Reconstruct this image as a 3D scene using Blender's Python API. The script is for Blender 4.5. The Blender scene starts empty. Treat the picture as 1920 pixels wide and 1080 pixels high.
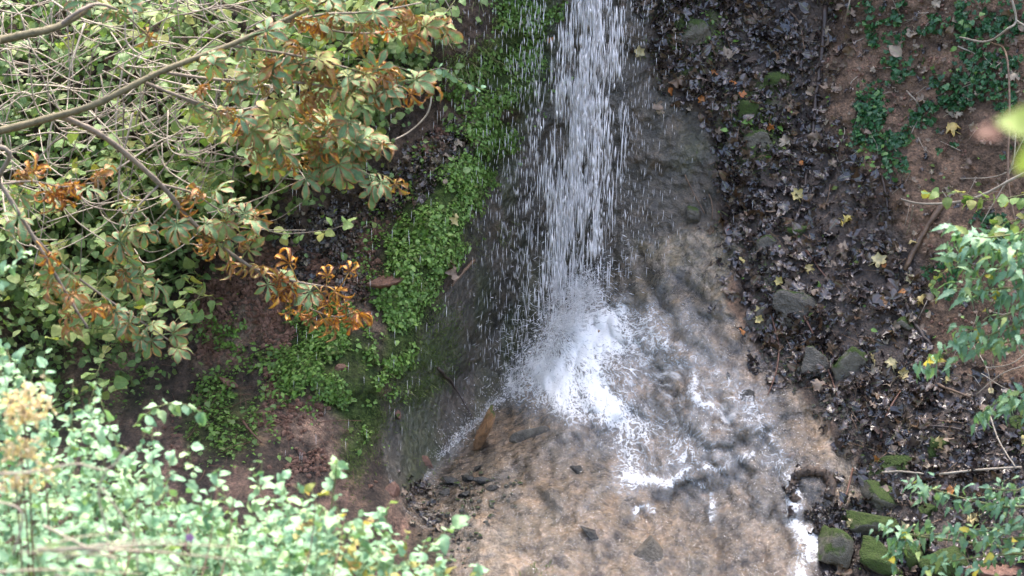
import bpy, math, random
import numpy as np
from mathutils import Vector, Matrix, Quaternion

random.seed(7)
RNG = np.random.default_rng(11)
SC = bpy.context.scene
COL = SC.collection

# ------------------------------------------------------------------ camera
CAM = np.array([0.0, -15.0, 3.2]); PITCH = math.radians(12.0); HFOV = math.radians(26.0)
FPX = 960.0 / math.tan(HFOV / 2)
cd = bpy.data.cameras.new('camera'); cam = bpy.data.objects.new('camera', cd); COL.objects.link(cam)
cam.location = CAM; cam.rotation_euler = (math.pi / 2 - PITCH, 0, 0)
cd.sensor_width = 36.0; cd.angle = HFOV; cd.clip_start = 0.1; cd.clip_end = 500
cd.dof.use_dof = True; cd.dof.focus_distance = 15.2; cd.dof.aperture_fstop = 3.2
SC.camera = cam

# ------------------------------------------------------------------ light
SUN = Vector((0.10, 0.36, 0.93)).normalized()
w = bpy.data.worlds.new('World'); SC.world = w; w.use_nodes = True
nt = w.node_tree; bg = nt.nodes['Background']
sky = nt.nodes.new('ShaderNodeTexSky'); sky.sky_type = 'NISHITA'; sky.sun_disc = False
sky.sun_elevation = math.asin(SUN.z); sky.sun_rotation = math.atan2(SUN.x, SUN.y)
sky.air_density = .8; sky.dust_density = 5.0; sky.ozone_density = 0.6
nt.links.new(sky.outputs[0], bg.inputs[0]); bg.inputs[1].default_value = 0.15
sl = bpy.data.lights.new('sun', 'SUN'); so = bpy.data.objects.new('sun', sl); COL.objects.link(so)
sl.energy = 1.55; sl.angle = math.radians(24.0); sl.color = (1.0, 0.95, 0.87)
so.rotation_mode = 'QUATERNION'; so.rotation_quaternion = SUN.to_track_quat('Z', 'Y'); so.location = (3, 8, 20)
vs = SC.view_settings; vs.view_transform = 'Standard'; vs.look = 'None'; vs.gamma = 1.0; vs.exposure = 2.4
vs.use_curve_mapping = False
SC.render.engine = 'CYCLES'
cy = SC.cycles; cy.use_denoising = True; cy.max_bounces = 6; cy.transparent_max_bounces = 16
cy.diffuse_bounces = 3; cy.glossy_bounces = 3; cy.transmission_bounces = 4; cy.caustics_reflective = False; cy.caustics_refractive = False

# ------------------------------------------------------------------ maths helpers
_cp, _sp = math.cos(PITCH), math.sin(PITCH)
def ray(px, py):
    a = (px - 960.0) / FPX; b = (540.0 - py) / FPX
    return np.array([a, _cp + b * _sp, -_sp + b * _cp])
def at(px, py, Y):
    d = ray(px, py); return CAM + d * ((Y - CAM[1]) / d[1])
def proj(P):
    q = np.asarray(P) - CAM
    f = q[..., 1] * _cp - q[..., 2] * _sp; u = q[..., 1] * _sp + q[..., 2] * _cp
    return 960 + FPX * q[..., 0] / f, 540 - FPX * u / f

def _hash(ix, iy, iz, s):
    h = (ix.astype(np.int64) * 374761393 + iy.astype(np.int64) * 668265263 + iz.astype(np.int64) * 2147483647 + s * 974634541) & 0xFFFFFFFF
    h = ((h ^ (h >> 13)) * 1274126177) & 0xFFFFFFFF
    h = ((h ^ (h >> 16)) * 2246822519) & 0xFFFFFFFF
    return ((h ^ (h >> 15)) & 0xFFFFFF) / float(0xFFFFFF)
def vnoise(x, y, z=0.0, s=0):
    x = np.asarray(x, float); y = np.asarray(y, float) + 0 * x; z = np.asarray(z, float) + 0 * x
    xi, yi, zi = np.floor(x), np.floor(y), np.floor(z)
    fx, fy, fz = x - xi, y - yi, z - zi
    fx = fx * fx * (3 - 2 * fx); fy = fy * fy * (3 - 2 * fy); fz = fz * fz * (3 - 2 * fz)
    r = 0
    for a in (0, 1):
        for b in (0, 1):
            for c in (0, 1):
                r = r + _hash(xi + a, yi + b, zi + c, s) * (fx if a else 1 - fx) * (fy if b else 1 - fy) * (fz if c else 1 - fz)
    return r * 2 - 1
def fbm(x, y, z=0.0, o=4, s=0):
    r = 0; a = 1.0; n = 0
    for k in range(o):
        r = r + a * vnoise(x * 2 ** k, y * 2 ** k, np.asarray(z) * 2 ** k, s + k * 7); n += a; a *= .5
    return r / n
def sstep(a, b, x):
    t = np.clip((x - a) / (b - a), 0, 1); return t * t * (3 - 2 * t)
def polydist(px, py, poly):                        # signed distance, inside positive
    poly = np.asarray(poly, float); n = len(poly)
    ins = np.zeros(np.shape(px), bool); d = np.full(np.shape(px), 1e9)
    for i in range(n):
        x1, y1 = poly[i]; x2, y2 = poly[(i + 1) % n]
        c = ((y1 > py) != (y2 > py)) & (px < (x2 - x1) * (py - y1) / (y2 - y1 + 1e-9) + x1)
        ins ^= c
        d = np.minimum(d, segdist(px, py, x1, y1, x2, y2))
    return np.where(ins, d, -d)
def segdist(px, py, x1, y1, x2, y2):
    dx, dy = x2 - x1, y2 - y1
    t = np.clip(((px - x1) * dx + (py - y1) * dy) / (dx * dx + dy * dy + 1e-9), 0, 1)
    return np.hypot(px - x1 - t * dx, py - y1 - t * dy)
def linedist(px, py, pts):
    d = np.full(np.shape(px), 1e9)
    for a, b in zip(pts[:-1], pts[1:]): d = np.minimum(d, segdist(px, py, *a, *b))
    return d

# ------------------------------------------------------------------ mesh helpers
def np_mesh(name, V, F, attrs=None, smooth=True, mats=(), midx=None):
    V = np.asarray(V, np.float32); F = np.asarray(F, np.int32); m, k = F.shape
    me = bpy.data.meshes.new(name)
    me.vertices.add(len(V)); me.vertices.foreach_set('co', V.ravel())
    me.loops.add(m * k); me.loops.foreach_set('vertex_index', F.ravel())
    me.polygons.add(m); me.polygons.foreach_set('loop_start', np.arange(0, m * k, k, dtype=np.int32))
    me.polygons.foreach_set('loop_total', np.full(m, k, np.int32))
    me.polygons.foreach_set('use_smooth', np.full(m, smooth, bool))
    for mt in mats: me.materials.append(mt)
    if midx is not None: me.polygons.foreach_set('material_index', np.asarray(midx, np.int32))
    me.update(calc_edges=True)
    for nm, arr in (attrs or {}).items():
        arr = np.asarray(arr, np.float32)
        if arr.ndim == 1:
            me.attributes.new(nm, 'FLOAT', 'POINT').data.foreach_set('value', arr)
        else:
            a4 = np.ones((len(arr), 4), np.float32); a4[:, :3] = arr
            me.attributes.new(nm, 'FLOAT_COLOR', 'POINT').data.foreach_set('color', a4.ravel())
    return me
def link(name, me, parent=None, M=None):
    o = bpy.data.objects.new(name, me); COL.objects.link(o)
    if parent is not None:
        o.parent = parent
        if M is not None: o.matrix_basis = Matrix.Translation(-parent.location) @ M
        elif me is not None: o.matrix_basis = Matrix.Translation(-parent.location)
    elif M is not None: o.matrix_basis = M
    return o
def link_sub(name, me, part, M):            # a piece of a part: parts hold world coordinates
    o = bpy.data.objects.new(name, me); COL.objects.link(o); o.parent = part; o.matrix_basis = M; return o
def tag(o, label=None, cat=None, group=None, kind=None):
    if label: o['label'] = label
    if cat: o['category'] = cat
    if group: o['group'] = group
    if kind: o['kind'] = kind
    return o
def thing(name, loc, label, cat, group=None):
    o = bpy.data.objects.new(name, None); COL.objects.link(o); o.location = Vector([float(c) for c in loc]); o.empty_display_size = .1
    return tag(o, label, cat, group)
def frame(p, d, n, s=1.0, sx=1.0):
    """matrix: local Y along d, local Z near n"""
    d = np.asarray(d, float); d = d / (np.linalg.norm(d) + 1e-9); n = np.asarray(n, float)
    x = np.cross(d, n); l = np.linalg.norm(x)
    if l < 1e-4: n = np.array([.3, .5, .8]); x = np.cross(d, n); l = np.linalg.norm(x)
    x /= l; z = np.cross(x, d)
    return Matrix(((x[0] * s * sx, d[0] * s, z[0] * s, p[0]), (x[1] * s * sx, d[1] * s, z[1] * s, p[1]), (x[2] * s * sx, d[2] * s, z[2] * s, p[2]), (0, 0, 0, 1)))
def spline(pts, n=8):
    P = np.asarray(pts, float)
    if len(P) < 3: return np.array([P[0] + (P[-1] - P[0]) * t for t in np.linspace(0, 1, n + 1)])
    Q = np.vstack([2 * P[0] - P[1], P, 2 * P[-1] - P[-2]]); out = []
    for i in range(1, len(Q) - 2):
        p0, p1, p2, p3 = Q[i - 1:i + 3]
        for t in np.linspace(0, 1, n, endpoint=False):
            out.append(.5 * (2 * p1 + (p2 - p0) * t + (2 * p0 - 5 * p1 + 4 * p2 - p3) * t * t + (3 * p1 - p0 - 3 * p2 + p3) * t ** 3))
    out.append(P[-1]); return np.array(out)
def tube(P, r0, r1, sides=6, knob=0.0, seed=0):
    P = np.asarray(P, float); n = len(P); T = np.gradient(P, axis=0); T /= np.linalg.norm(T, axis=1)[:, None] + 1e-9
    V = []; up = np.array([.31, .2, .93])
    for i in range(n):
        a = np.cross(T[i], up); a /= np.linalg.norm(a) + 1e-9; b = np.cross(T[i], a)
        t = i / (n - 1); r = r0 + (r1 - r0) * t
        if knob: r *= 1 + knob * math.sin(i * 2.3 + seed) * math.sin(i * .9 + seed * 2)
        for k in range(sides):
            an = 2 * math.pi * k / sides; V.append(P[i] + r * (math.cos(an) * a + math.sin(an) * b))
    F = [(i * sides + k, i * sides + (k + 1) % sides, (i + 1) * sides + (k + 1) % sides, (i + 1) * sides + k) for i in range(n - 1) for k in range(sides)]
    V.append(P[0]); V.append(P[-1]); c0, c1 = len(V) - 2, len(V) - 1
    F += [(c0, (k + 1) % sides, k, k) for k in range(sides)]
    o = (n - 1) * sides
    F += [(c1, o + k, o + (k + 1) % sides, o + (k + 1) % sides) for k in range(sides)]
    return np.array(V), F
def clean_mesh(name, V, F, mats=(), attrs=None, smooth=True):
    F = [tuple(dict.fromkeys(f)) for f in F]
    me = bpy.data.meshes.new(name); me.from_pydata([tuple(map(float, v)) for v in V], [], F)
    for m in mats: me.materials.append(m)
    me.polygons.foreach_set('use_smooth', np.full(len(F), smooth, bool))
    for nm, arr in (attrs or {}).items():
        me.attributes.new(nm, 'FLOAT', 'POINT').data.foreach_set('value', np.asarray(arr, np.float32))
    return me
def tris(F):
    out = []
    for f in F:
        f = list(dict.fromkeys(f))
        for i in range(1, len(f) - 1): out.append((f[0], f[i], f[i + 1]))
    return np.array(out, np.int32)

# ------------------------------------------------------------------ materials
class NT:
    def __init__(s, name):
        s.m = bpy.data.materials.new(name); s.m.use_nodes = True; s.t = s.m.node_tree
        s.p = s.t.nodes['Principled BSDF']; s.out = s.t.nodes['Material Output']
        s.pos = s.t.nodes.new('ShaderNodeNewGeometry').outputs['Position']
    def n(s, typ, **kw):
        nd = s.t.nodes.new(typ)
        for k, v in kw.items():
            if k.startswith('i_'):
                kk = k[2:]; kk = int(kk) if kk.isdigit() else kk.replace('_', ' ')
                s.set(nd.inputs[kk], v)
            else: setattr(nd, k, v)
        return nd
    def set(s, inp, v):
        if isinstance(v, bpy.types.NodeSocket): s.t.links.new(v, inp)
        else: inp.default_value = v
    def noise(s, scale, detail=4, rough=.55, vec=None, dist=0.0):
        return s.n('ShaderNodeTexNoise', i_Scale=scale, i_Detail=detail, i_Roughness=rough, i_Distortion=dist, i_Vector=vec or s.pos).outputs['Fac']
    def math(s, op, a, b=0.0, c=0.0, clamp=False):
        nd = s.n('ShaderNodeMath', operation=op, use_clamp=clamp); s.set(nd.inputs[0], a); s.set(nd.inputs[1], b); s.set(nd.inputs[2], c); return nd.outputs[0]
    def rng(s, v, a, b, c, d, smooth=False):
        nd = s.n('ShaderNodeMapRange', interpolation_type='SMOOTHSTEP' if smooth else 'LINEAR')
        for i, x in enumerate((v, a, b, c, d)): s.set(nd.inputs[i], x)
        return nd.outputs[0]
    def mix(s, f, a, b, typ='MIX'):
        nd = s.n('ShaderNodeMix', data_type='RGBA', blend_type=typ)
        s.set(nd.inputs[0], f)
        for i, v in ((6, a), (7, b)): s.set(nd.inputs[i], v if isinstance(v, bpy.types.NodeSocket) else (*v, 1) if len(v) == 3 else v)
        return nd.outputs[2]
    def ramp(s, f, stops):
        nd = s.n('ShaderNodeValToRGB'); s.set(nd.inputs[0], f); e = nd.color_ramp.elements
        while len(e) < len(stops): e.new(.5)
        for el, (p, c) in zip(e, stops): el.position = p; el.color = (*c, 1)
        return nd.outputs[0]
    def attr(s, name, out='Fac'): return s.n('ShaderNodeAttribute', attribute_name=name).outputs[out]
    def bump(s, h, dist, strength=1.0, normal=None):
        nd = s.n('ShaderNodeBump', i_Strength=strength, i_Distance=dist, i_Height=h)
        if normal: s.set(nd.inputs['Normal'], normal)
        return nd.outputs[0]
    def principled(s, **kw):
        for k, v in kw.items():
            inp = s.p.inputs[k.replace('_', ' ')]
            if not isinstance(v, bpy.types.NodeSocket) and inp.type == 'RGBA' and len(v) == 3: v = (*v, 1)
            s.set(inp, v)

def leaf_mat(name, stops, rough=.45, transl=.3, brown=None, brown_amt=.0, spec=.5, bumps=True):
    s = NT(name)
    rnd = s.math('FRACT', s.math('ADD', s.n('ShaderNodeObjectInfo').outputs['Random'], s.attr('rnd')))
    c = s.ramp(rnd, stops)
    tc = s.n('ShaderNodeTexCoord').outputs['Object']
    nz = s.noise(34, 3, vec=tc)
    c = s.mix(1.0, c, s.ramp(nz, [(.25, (.72, .72, .72)), (.75, (1.25, 1.25, 1.2))]), 'MULTIPLY')
    mid = s.attr('edge'); vc = s.n('ShaderNodeCombineXYZ'); s.set(vc.inputs[0], s.math('MULTIPLY', mid, 1.3)); s.set(vc.inputs[1], s.math('SUBTRACT', s.math('MULTIPLY', s.attr('along'), 5.), mid)); s.set(vc.inputs[2], s.math('MULTIPLY', rnd, 31.))
    vein = s.math('SINE', s.math('MULTIPLY', s.math('SUBTRACT', s.math('MULTIPLY', s.attr('along'), 9.), s.math('MULTIPLY', mid, 1.6)), 6.283))
    c = s.mix(s.rng(mid, 0, .16, .35, 0), c, (.30, .36, .14))                  # pale midrib
    if brown:
        blot = s.math('ADD', s.math('MULTIPLY', mid, .40), s.math('MULTIPLY', s.math('ADD', s.math('MULTIPLY', s.noise(24, 4, .7, vec=s.math_vec(tc, rnd)), .55), s.math('MULTIPLY', s.noise(2.2, 3, .6, vec=vc.outputs[0]), .5)), 1.0))
        f = s.rng(blot, 1.05 - brown_amt - .05, 1.05 - brown_amt + .07, 0, 1, True)
        c = s.mix(f, c, s.ramp(s.noise(45, 2, vec=tc), [(.3, brown[0]), (.7, brown[1])]))
    s.principled(Base_Color=c, Roughness=rough, Specular_IOR_Level=spec)
    if bumps: s.principled(Normal=s.bump(s.math('MULTIPLY_ADD', vein, .22, nz), .004, .6))
    tr = s.n('ShaderNodeBsdfTranslucent'); s.set(tr.inputs[0], s.mix(1.0, c, (1.15, 1.2, .6), 'MULTIPLY'))
    mx = s.n('ShaderNodeMixShader', i_0=transl); s.t.links.new(s.p.outputs[0], mx.inputs[1]); s.t.links.new(tr.outputs[0], mx.inputs[2])
    s.t.links.new(mx.outputs[0], s.out.inputs[0]); return s.m
def _mv(s, vec, f):
    cb = s.n('ShaderNodeCombineXYZ'); s.set(cb.inputs[0], s.math('MULTIPLY', f, 17.0)); s.set(cb.inputs[2], f)
    return s.n('ShaderNodeVectorMath', operation='ADD', i_0=vec, i_1=cb.outputs[0]).outputs[0]
NT.math_vec = _mv

def bark_mat(name, c1, c2, rough=.8):
    s = NT(name); nz = s.noise(40, 5, .65); big = s.noise(7, 3)
    c = s.ramp(s.math('MULTIPLY_ADD', nz, .6, s.math('MULTIPLY', big, .4)), [(.32, c1), (.66, c2)])
    s.principled(Base_Color=c, Roughness=rough, Normal=s.bump(nz, .006, .8)); return s.m

def terrain_mat(name, speck, bsc, bdist, rough_lo, rough_hi, grit=90., coat=0., crisp=0.):
    s = NT(name); col = s.attr('Col', 'Color')
    wp = s.n('ShaderNodeVectorMath', operation='ADD', i_0=s.pos, i_1=s.n('ShaderNodeVectorMath', operation='SCALE', i_0=s.n('ShaderNodeTexNoise', i_Scale=9., i_Detail=2.).outputs['Color'], i_Scale=.10).outputs[0]).outputs[0]
    n1 = s.noise(7, 5, .62, wp); n2 = s.noise(26, 5, .7, wp); n3 = s.noise(grit, 3, .6, wp)
    mul = s.ramp(n2, [(.28, (.42, .42, .45)), (.5, (.95, .95, .95)), (.75, (1.55, 1.5, 1.42))])
    c = s.mix(speck, col, s.mix(1.0, col, mul, 'MULTIPLY'))
    c = s.mix(speck * .7, c, s.mix(1.0, c, s.ramp(n3, [(.3, (.5, .5, .5)), (.72, (1.6, 1.55, 1.5))]), 'MULTIPLY'))
    c = s.mix(.55, c, s.mix(1.0, c, s.ramp(n1, [(.3, (.6, .62, .6)), (.7, (1.35, 1.28, 1.2))]), 'MULTIPLY'))
    if crisp:
        n4 = s.noise(9, 6, .66, wp); n5 = s.n('ShaderNodeTexVoronoi', feature='DISTANCE_TO_EDGE', i_Scale=13., i_Vector=wp).outputs['Distance']
        c = s.mix(crisp, c, s.mix(1.0, c, s.ramp(n4, [(.40, (.38, .38, .38)), (.47, (.9, .9, .88)), (.54, (1.05, 1.03, 1.0)), (.60, (1.55, 1.45, 1.35))]), 'MULTIPLY'))
        c = s.mix(s.math('MULTIPLY', s.rng(n5, 0, .03, .7, 0), s.rng(n1, .45, .6, 0, 1)), c, (.06, .05, .04))
    wet = s.attr('wet')
    r = s.math('ADD', s.rng(wet, 0, 1, rough_hi, rough_lo), s.math('MULTIPLY', s.math('SUBTRACT', n2, .5), .35), clamp=True)
    vor = s.n('ShaderNodeTexVoronoi', i_Scale=bsc, i_Vector=wp).outputs['Distance']
    h = s.math('ADD', s.math('MULTIPLY', n2, .8), s.math('ADD', s.math('MULTIPLY', n3, .35), s.math('MULTIPLY', vor, .5)))
    b = s.bump(h, bdist, .9)
    s.principled(Base_Color=c, Roughness=r, Normal=b, Specular_IOR_Level=s.rng(wet, 0, 1, .3, .7))
    if coat:
        s.principled(Coat_Weight=s.math('MULTIPLY', wet, coat), Coat_Roughness=.07, Coat_IOR=1.5, Coat_Normal=s.bump(s.math('ADD', s.noise(13, 4, .6, wp), s.math('MULTIPLY', vor, .35)), .06, 1.0))
    return s.m

M_APRON = terrain_mat('wet travertine rock', .6, 16., .05, .15, .6, 60., 1.0, .8)
M_WALL = terrain_mat('dark wet cliff rock', .9, 22., .03, .3, .7, 90., .5, .5)
M_SLOPE = terrain_mat('leaf mould soil', .9, 40., .03, .35, .9, 90., 0., .5)
M_BANK = terrain_mat('red brown earth', 1.0, 30., .04, .5, .9, 90., 0., .7)

M_BARK_OLIVE = bark_mat('olive brown bark', (.07, .06, .03), (.20, .165, .09))
M_TWIG = bark_mat('grey brown twig bark', (.12, .09, .07), (.32, .26, .2))
M_DEAD = bark_mat('pale dead stem', (.22, .17, .12), (.50, .43, .33))
M_DARKSTICK = bark_mat('wet dark stick', (.02, .015, .012), (.09, .06, .045), .4)
M_BROWNSTICK = bark_mat('brown wet stick', (.06, .035, .02), (.24, .15, .09), .5)
M_STEMGREEN = bark_mat('green stem', (.08, .09, .03), (.22, .22, .09))
M_STEMRED = bark_mat('reddish thin stem', (.09, .04, .025), (.22, .11, .07), .6)

BROWN = ((.44, .25, .12), (.27, .12, .05))
M_CHEST = leaf_mat('chestnut leaf green', [(0, (.11, .21, .10)), (.5, (.15, .255, .11)), (.85, (.20, .285, .10)), (1, (.29, .32, .08))], .62, .2, BROWN, .27)
M_CHEST_RUST = leaf_mat('chestnut leaf rusting', [(0, (.36, .22, .05)), (.35, (.20, .22, .08)), (.7, (.42, .25, .05)), (1, (.30, .14, .05))], .55, .2, ((.42, .20, .07), (.20, .085, .04)), .40)
M_CHEST_ORANGE = leaf_mat('chestnut leaf orange', [(0, (.62, .25, .03)), (.5, (.70, .36, .05)), (1, (.52, .19, .03))], .5, .22, ((.32, .12, .04), (.17, .06, .03)), .36)
M_VINE = leaf_mat('round yellow green leaf', [(0, (.15, .26, .08)), (.4, (.20, .32, .10)), (.75, (.27, .34, .10)), (1, (.38, .36, .10))], .5, .35, ((.35, .17, .05), (.2, .09, .03)), .12)
M_UNDER = leaf_mat('small undergrowth leaf', [(0, (.11, .20, .06)), (.5, (.17, .27, .09)), (1, (.26, .31, .11))], .5, .3, None)
M_BUSH = leaf_mat('mint green shrub leaf', [(0, (.17, .33, .19)), (.5, (.23, .39, .23)), (.8, (.26, .41, .22)), (1, (.33, .43, .20))], .6, .22, ((.40, .42, .2), (.3, .25, .1)), .08)
M_BUSHYEL = leaf_mat('yellowing shrub leaf', [(0, (.30, .32, .08)), (.5, (.42, .36, .10)), (1, (.42, .25, .15))], .5, .35, ((.4, .18, .1), (.28, .12, .06)), .15)
M_DRYFLOWER = leaf_mat('dry pale orange seed head', [(0, (.68, .52, .34)), (1, (.78, .64, .46))], .8, .35, None)
M_CREEP = leaf_mat('tiny creeping leaf', [(0, (.10, .20, .03)), (.5, (.16, .30, .05)), (1, (.23, .37, .085))], .45, .25, None, bumps=False)
M_MOSSLEAF = leaf_mat('moss tuft', [(0, (.05, .08, .012)), (.5, (.08, .115, .02)), (1, (.11, .15, .03))], .8, .2, None, bumps=False)
M_IVY = leaf_mat('ivy leaf', [(0, (.022, .085, .03)), (.6, (.035, .12, .04)), (.9, (.06, .17, .05)), (1, (.16, .28, .07))], .32, .15, None)
M_SAPLING = leaf_mat('sapling leaf', [(0, (.13, .27, .16)), (.6, (.17, .31, .19)), (.93, (.21, .34, .14)), (1, (.30, .35, .08))], .5, .25, None)
M_SAPYEL = leaf_mat('yellow sapling leaf', [(0, (.45, .42, .05)), (1, (.55, .45, .05))], .4, .3, ((.4, .2, .05), (.3, .14, .04)), .2)
M_GRASS = leaf_mat('grass blade', [(0, (.10, .17, .04)), (.6, (.20, .25, .08)), (1, (.38, .34, .18))], .5, .3, None)
def fallen_mat(name, stops, rough, spec=.5): return leaf_mat(name, stops, rough, .05, None, spec=spec)
M_LDARK = fallen_mat('wet dark fallen leaf', [(0, (.026, .019, .019)), (.4, (.05, .036, .033)), (.75, (.09, .065, .057)), (1, (.17, .125, .10))], .2, .8)
M_LBROWN = fallen_mat('wet brown fallen leaf', [(0, (.06, .035, .02)), (.5, (.11, .065, .038)), (1, (.19, .12, .07))], .36)
M_LTAN = fallen_mat('dry tan fallen leaf', [(0, (.17, .115, .08)), (.5, (.25, .18, .13)), (1, (.36, .29, .21))], .6)
M_LYEL = fallen_mat('yellow fallen leaf', [(0, (.42, .30, .08)), (.5, (.50, .42, .22)), (1, (.46, .36, .07))], .4)
M_LORA = fallen_mat('orange fallen leaf', [(0, (.40, .13, .03)), (1, (.48, .21, .06))], .4)
M_LRED = fallen_mat('bright orange red leaf', [(0, (.75, .10, .02)), (1, (.75, .10, .02))], .4)
M_PINK = fallen_mat('pink brown leaf', [(0, (.25, .115, .075)), (1, (.25, .115, .075))], .5)
M_LIME = leaf_mat('lime leaf', [(0, (.30, .38, .08)), (1, (.30, .38, .08))], .5, .3)
M_PURPLE = leaf_mat('purple petal', [(0, (.30, .14, .5)), (1, (.30, .14, .5))], .6, .3)

# ------------------------------------------------------------------ terrain
CP = [(1000,-20,.42),(1100,-20,.5),(1200,-20,.55),(1300,-20,.9),(1000,200,.4),(1100,200,.45),(1200,200,.5),(1300,220,.6),
 (1000,400,.35),(1100,400,.4),(1200,400,.4),(1290,400,.4),(960,600,.3),(1080,560,.25),(1150,500,.3),(1250,440,.35),(1340,425,.3),
 (900,450,.0),(900,600,-.05),(950,700,.08),(880,700,-.15),(850,780,-.45),(830,650,-.5),(930,300,.2),(960,100,.4),
 (900,760,-.25),(840,860,-.75),(790,900,-1.0),
 (900,100,.15),(900,200,.05),(870,300,-.2),(820,420,-.5),(780,530,-.75),(760,620,-.85),(740,700,-.95),(700,790,-1.15),(680,900,-1.5),(720,980,-1.9),
 (800,200,.1),(760,300,-.1),(700,400,-.3),(640,420,-.3),(600,500,-.5),(640,600,-.85),(600,700,-1.15),(560,780,-1.35),(480,650,-.85),(400,620,-.7),(300,560,-.3),(250,470,0.1),(450,780,-1.3),(600,880,-1.7),(350,780,-1.2),
 (0,-20,.0),(300,-20,0),(600,-20,.1),(800,-20,.3),(0,200,-.5),(300,200,-.4),(600,200,-.1),(100,400,-.5),(0,600,-1.0),(150,650,-.9),(0,800,-1.6),(200,850,-1.6),(400,900,-1.9),(0,1060,-2.6),(300,1060,-2.5),(600,1060,-2.3),
 (1020,700,-.25),(1000,640,0),(1060,640,-.1),(1150,600,-.02),(1250,560,-.14),(1330,520,-.08),(1100,750,-.6),(1200,700,-.4),(1300,650,-.52),(1400,640,-.5),(950,800,-.6),(900,880,-1.0),(850,950,-1.4),(1000,850,-.95),(1100,880,-1.1),(1200,850,-.95),(1300,800,-1.02),(1400,760,-.92),(1500,760,-.85),(880,1060,-2.0),(1000,1000,-1.65),(1100,1060,-1.9),(1250,1000,-1.6),(1250,1070,-1.9),(1400,900,-1.3),(1400,1060,-1.9),(1500,1000,-1.7),(1500,1070,-2.0),(1550,850,-1.2),
 (1340,200,.6),(1340,330,.45),(1400,300,.4),(1400,430,.1),(1400,100,.9),(1450,520,-.25),(1430,600,-.35),
 (1450,0,1.1),(1500,200,.6),(1550,400,.1),(1600,550,-.35),(1600,700,-.8),(1650,800,-1.15),(1700,900,-1.5),(1620,900,-1.45),(1700,1060,-2.0),(1850,1060,-2.2),(1850,900,-1.7),(1850,750,-1.2),
 (1600,0,.8),(1750,0,.5),(1900,0,.2),(1650,200,.35),(1780,200,.15),(1900,200,-.1),(1700,350,-.05),(1850,400,-.4),(1900,550,-.8),(1750,550,-.5)]
pts = [at(*c) for c in CP]
pts = [(p[0], p[2], p[1]) for p in pts]
pts += [(.35,3.3,.08),(0.0,3.4,.25),(.8,3.4,.3)]
for z, ys in ((4.2, (1.6,1.2,.9,.6,.8,1.2,.8)), (6.8, (4.8,4.2,2.2,.8,.9,1.3,1.2)), (10., (8.5,7.5,4.0,1.0,1.1,1.5,1.5))):  # unseen cliff above the frame, its height shaped to keep the gorge in shade
    pts += [(x, z, y) for x, y in zip((-6,-3,-1,.35,1.5,3,6), ys)]
pts += [(-6,2,-.4),(-6,0,-1.3),(-6,-2,-2.9),(6,2,-.6),(6,0,-1.7),(6,-2,-3.0)]
pts += [(x, -2.9, -3.1) for x in (-6,-4,-2,0,2,4,6)]
pts = np.array(pts); XZ = pts[:, :2]
def _phi(r2): return .5 * r2 * np.log(r2 + 1e-9)
_K = _phi(((XZ[:, None] - XZ[None]) ** 2).sum(-1)) + np.eye(len(XZ)) * .02
_Pm = np.hstack([np.ones((len(XZ), 1)), XZ]); _A = np.block([[_K, _Pm], [_Pm.T, np.zeros((3, 3))]])
_W = np.linalg.solve(_A, np.concatenate([pts[:, 2], np.zeros(3)]))
def tps(x, z):
    q = np.stack([x.ravel(), z.ravel()], 1); out = np.empty(len(q))
    for i in range(0, len(q), 20000):
        s = q[i:i + 20000]
        out[i:i + 20000] = _phi(((s[:, None] - XZ[None]) ** 2).sum(-1)) @ _W[:-3] + _W[-3] + s @ _W[-2:]
    return out.reshape(x.shape)

def axis(lo, a, b, hi, fine, coarse):
    return np.concatenate([np.arange(lo, a, coarse), np.arange(a, b, fine), np.arange(b, hi + coarse, coarse)])
GX = axis(-6.0, -3.7, 3.7, 6.0, .017, .1); GZ = axis(-2.9, -2.3, 2.3, 10., .017, .1)
XX, ZZ = np.meshgrid(GX, GZ); Y0 = tps(XX, ZZ)
PXg, PYg = proj(np.stack([XX, Y0, ZZ], -1))

APRON = [(1150,500),(1200,452),(1290,432),(1350,425),(1372,470),(1362,560),(1400,620),(1430,690),(1470,725),(1540,765),(1560,800),(1600,850),(1610,920),(1560,965),(1530,990),(1530,1100),(1520,1500),(760,1500),(850,1080),(790,1000),(735,950),(775,905),(830,880),(885,815),(920,770),(955,735),(1000,650),(1080,570)]
WALL = [(930,-600),(1240,-600),(1215,0),(1230,80),(1260,160),(1330,210),(1365,300),(1345,425),(1200,480),(1100,620),(950,760),(870,850),(790,920),(720,930),(715,800),(770,690),(830,560),(880,470),(925,330),(960,220),(1000,150),(980,60)]
LEAFB = [(1235,-600),(1565,-600),(1550,60),(1530,200),(1570,290),(1650,350),(1700,440),(1725,530),(1700,610),(1760,690),(1960,740),(2400,800),(2400,1600),(1540,1600),(1530,990),(1610,920),(1600,850),(1545,765),(1430,690),(1372,470),(1350,400),(1350,330),(1330,215),(1255,160),(1200,60)]
CREEP1 = [(900,-80),(1040,-80),(1040,60),(1012,175),(965,205),(905,185),(880,150),(900,110),(945,60)]
CREEP2 = [(885,225),(960,215),(935,300),(895,370),(860,470),(800,545),(785,620),(770,680),(735,705),(705,670),(715,600),(700,530),(722,470),(722,400),(800,340),(860,290)]
CREEP3 = [(545,610),(600,585),(680,635),(705,690),(722,770),(690,805),(650,790),(600,745),(525,700),(520,660)]
CREEP4 = [(340,760),(420,715),(490,750),(500,820),(420,850),(350,830)]
MOSSP = [(815,560),(850,610),(855,690),(800,745),(735,745),(700,850),(660,900),(640,820),(720,760),(780,650)]
MOSSR = [(1365,180),(1445,150),(1460,230),(1430,300),(1370,310)]
MOSSR2 = [(1240,20),(1330,10),(1350,90),(1300,140),(1250,110)]

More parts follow.
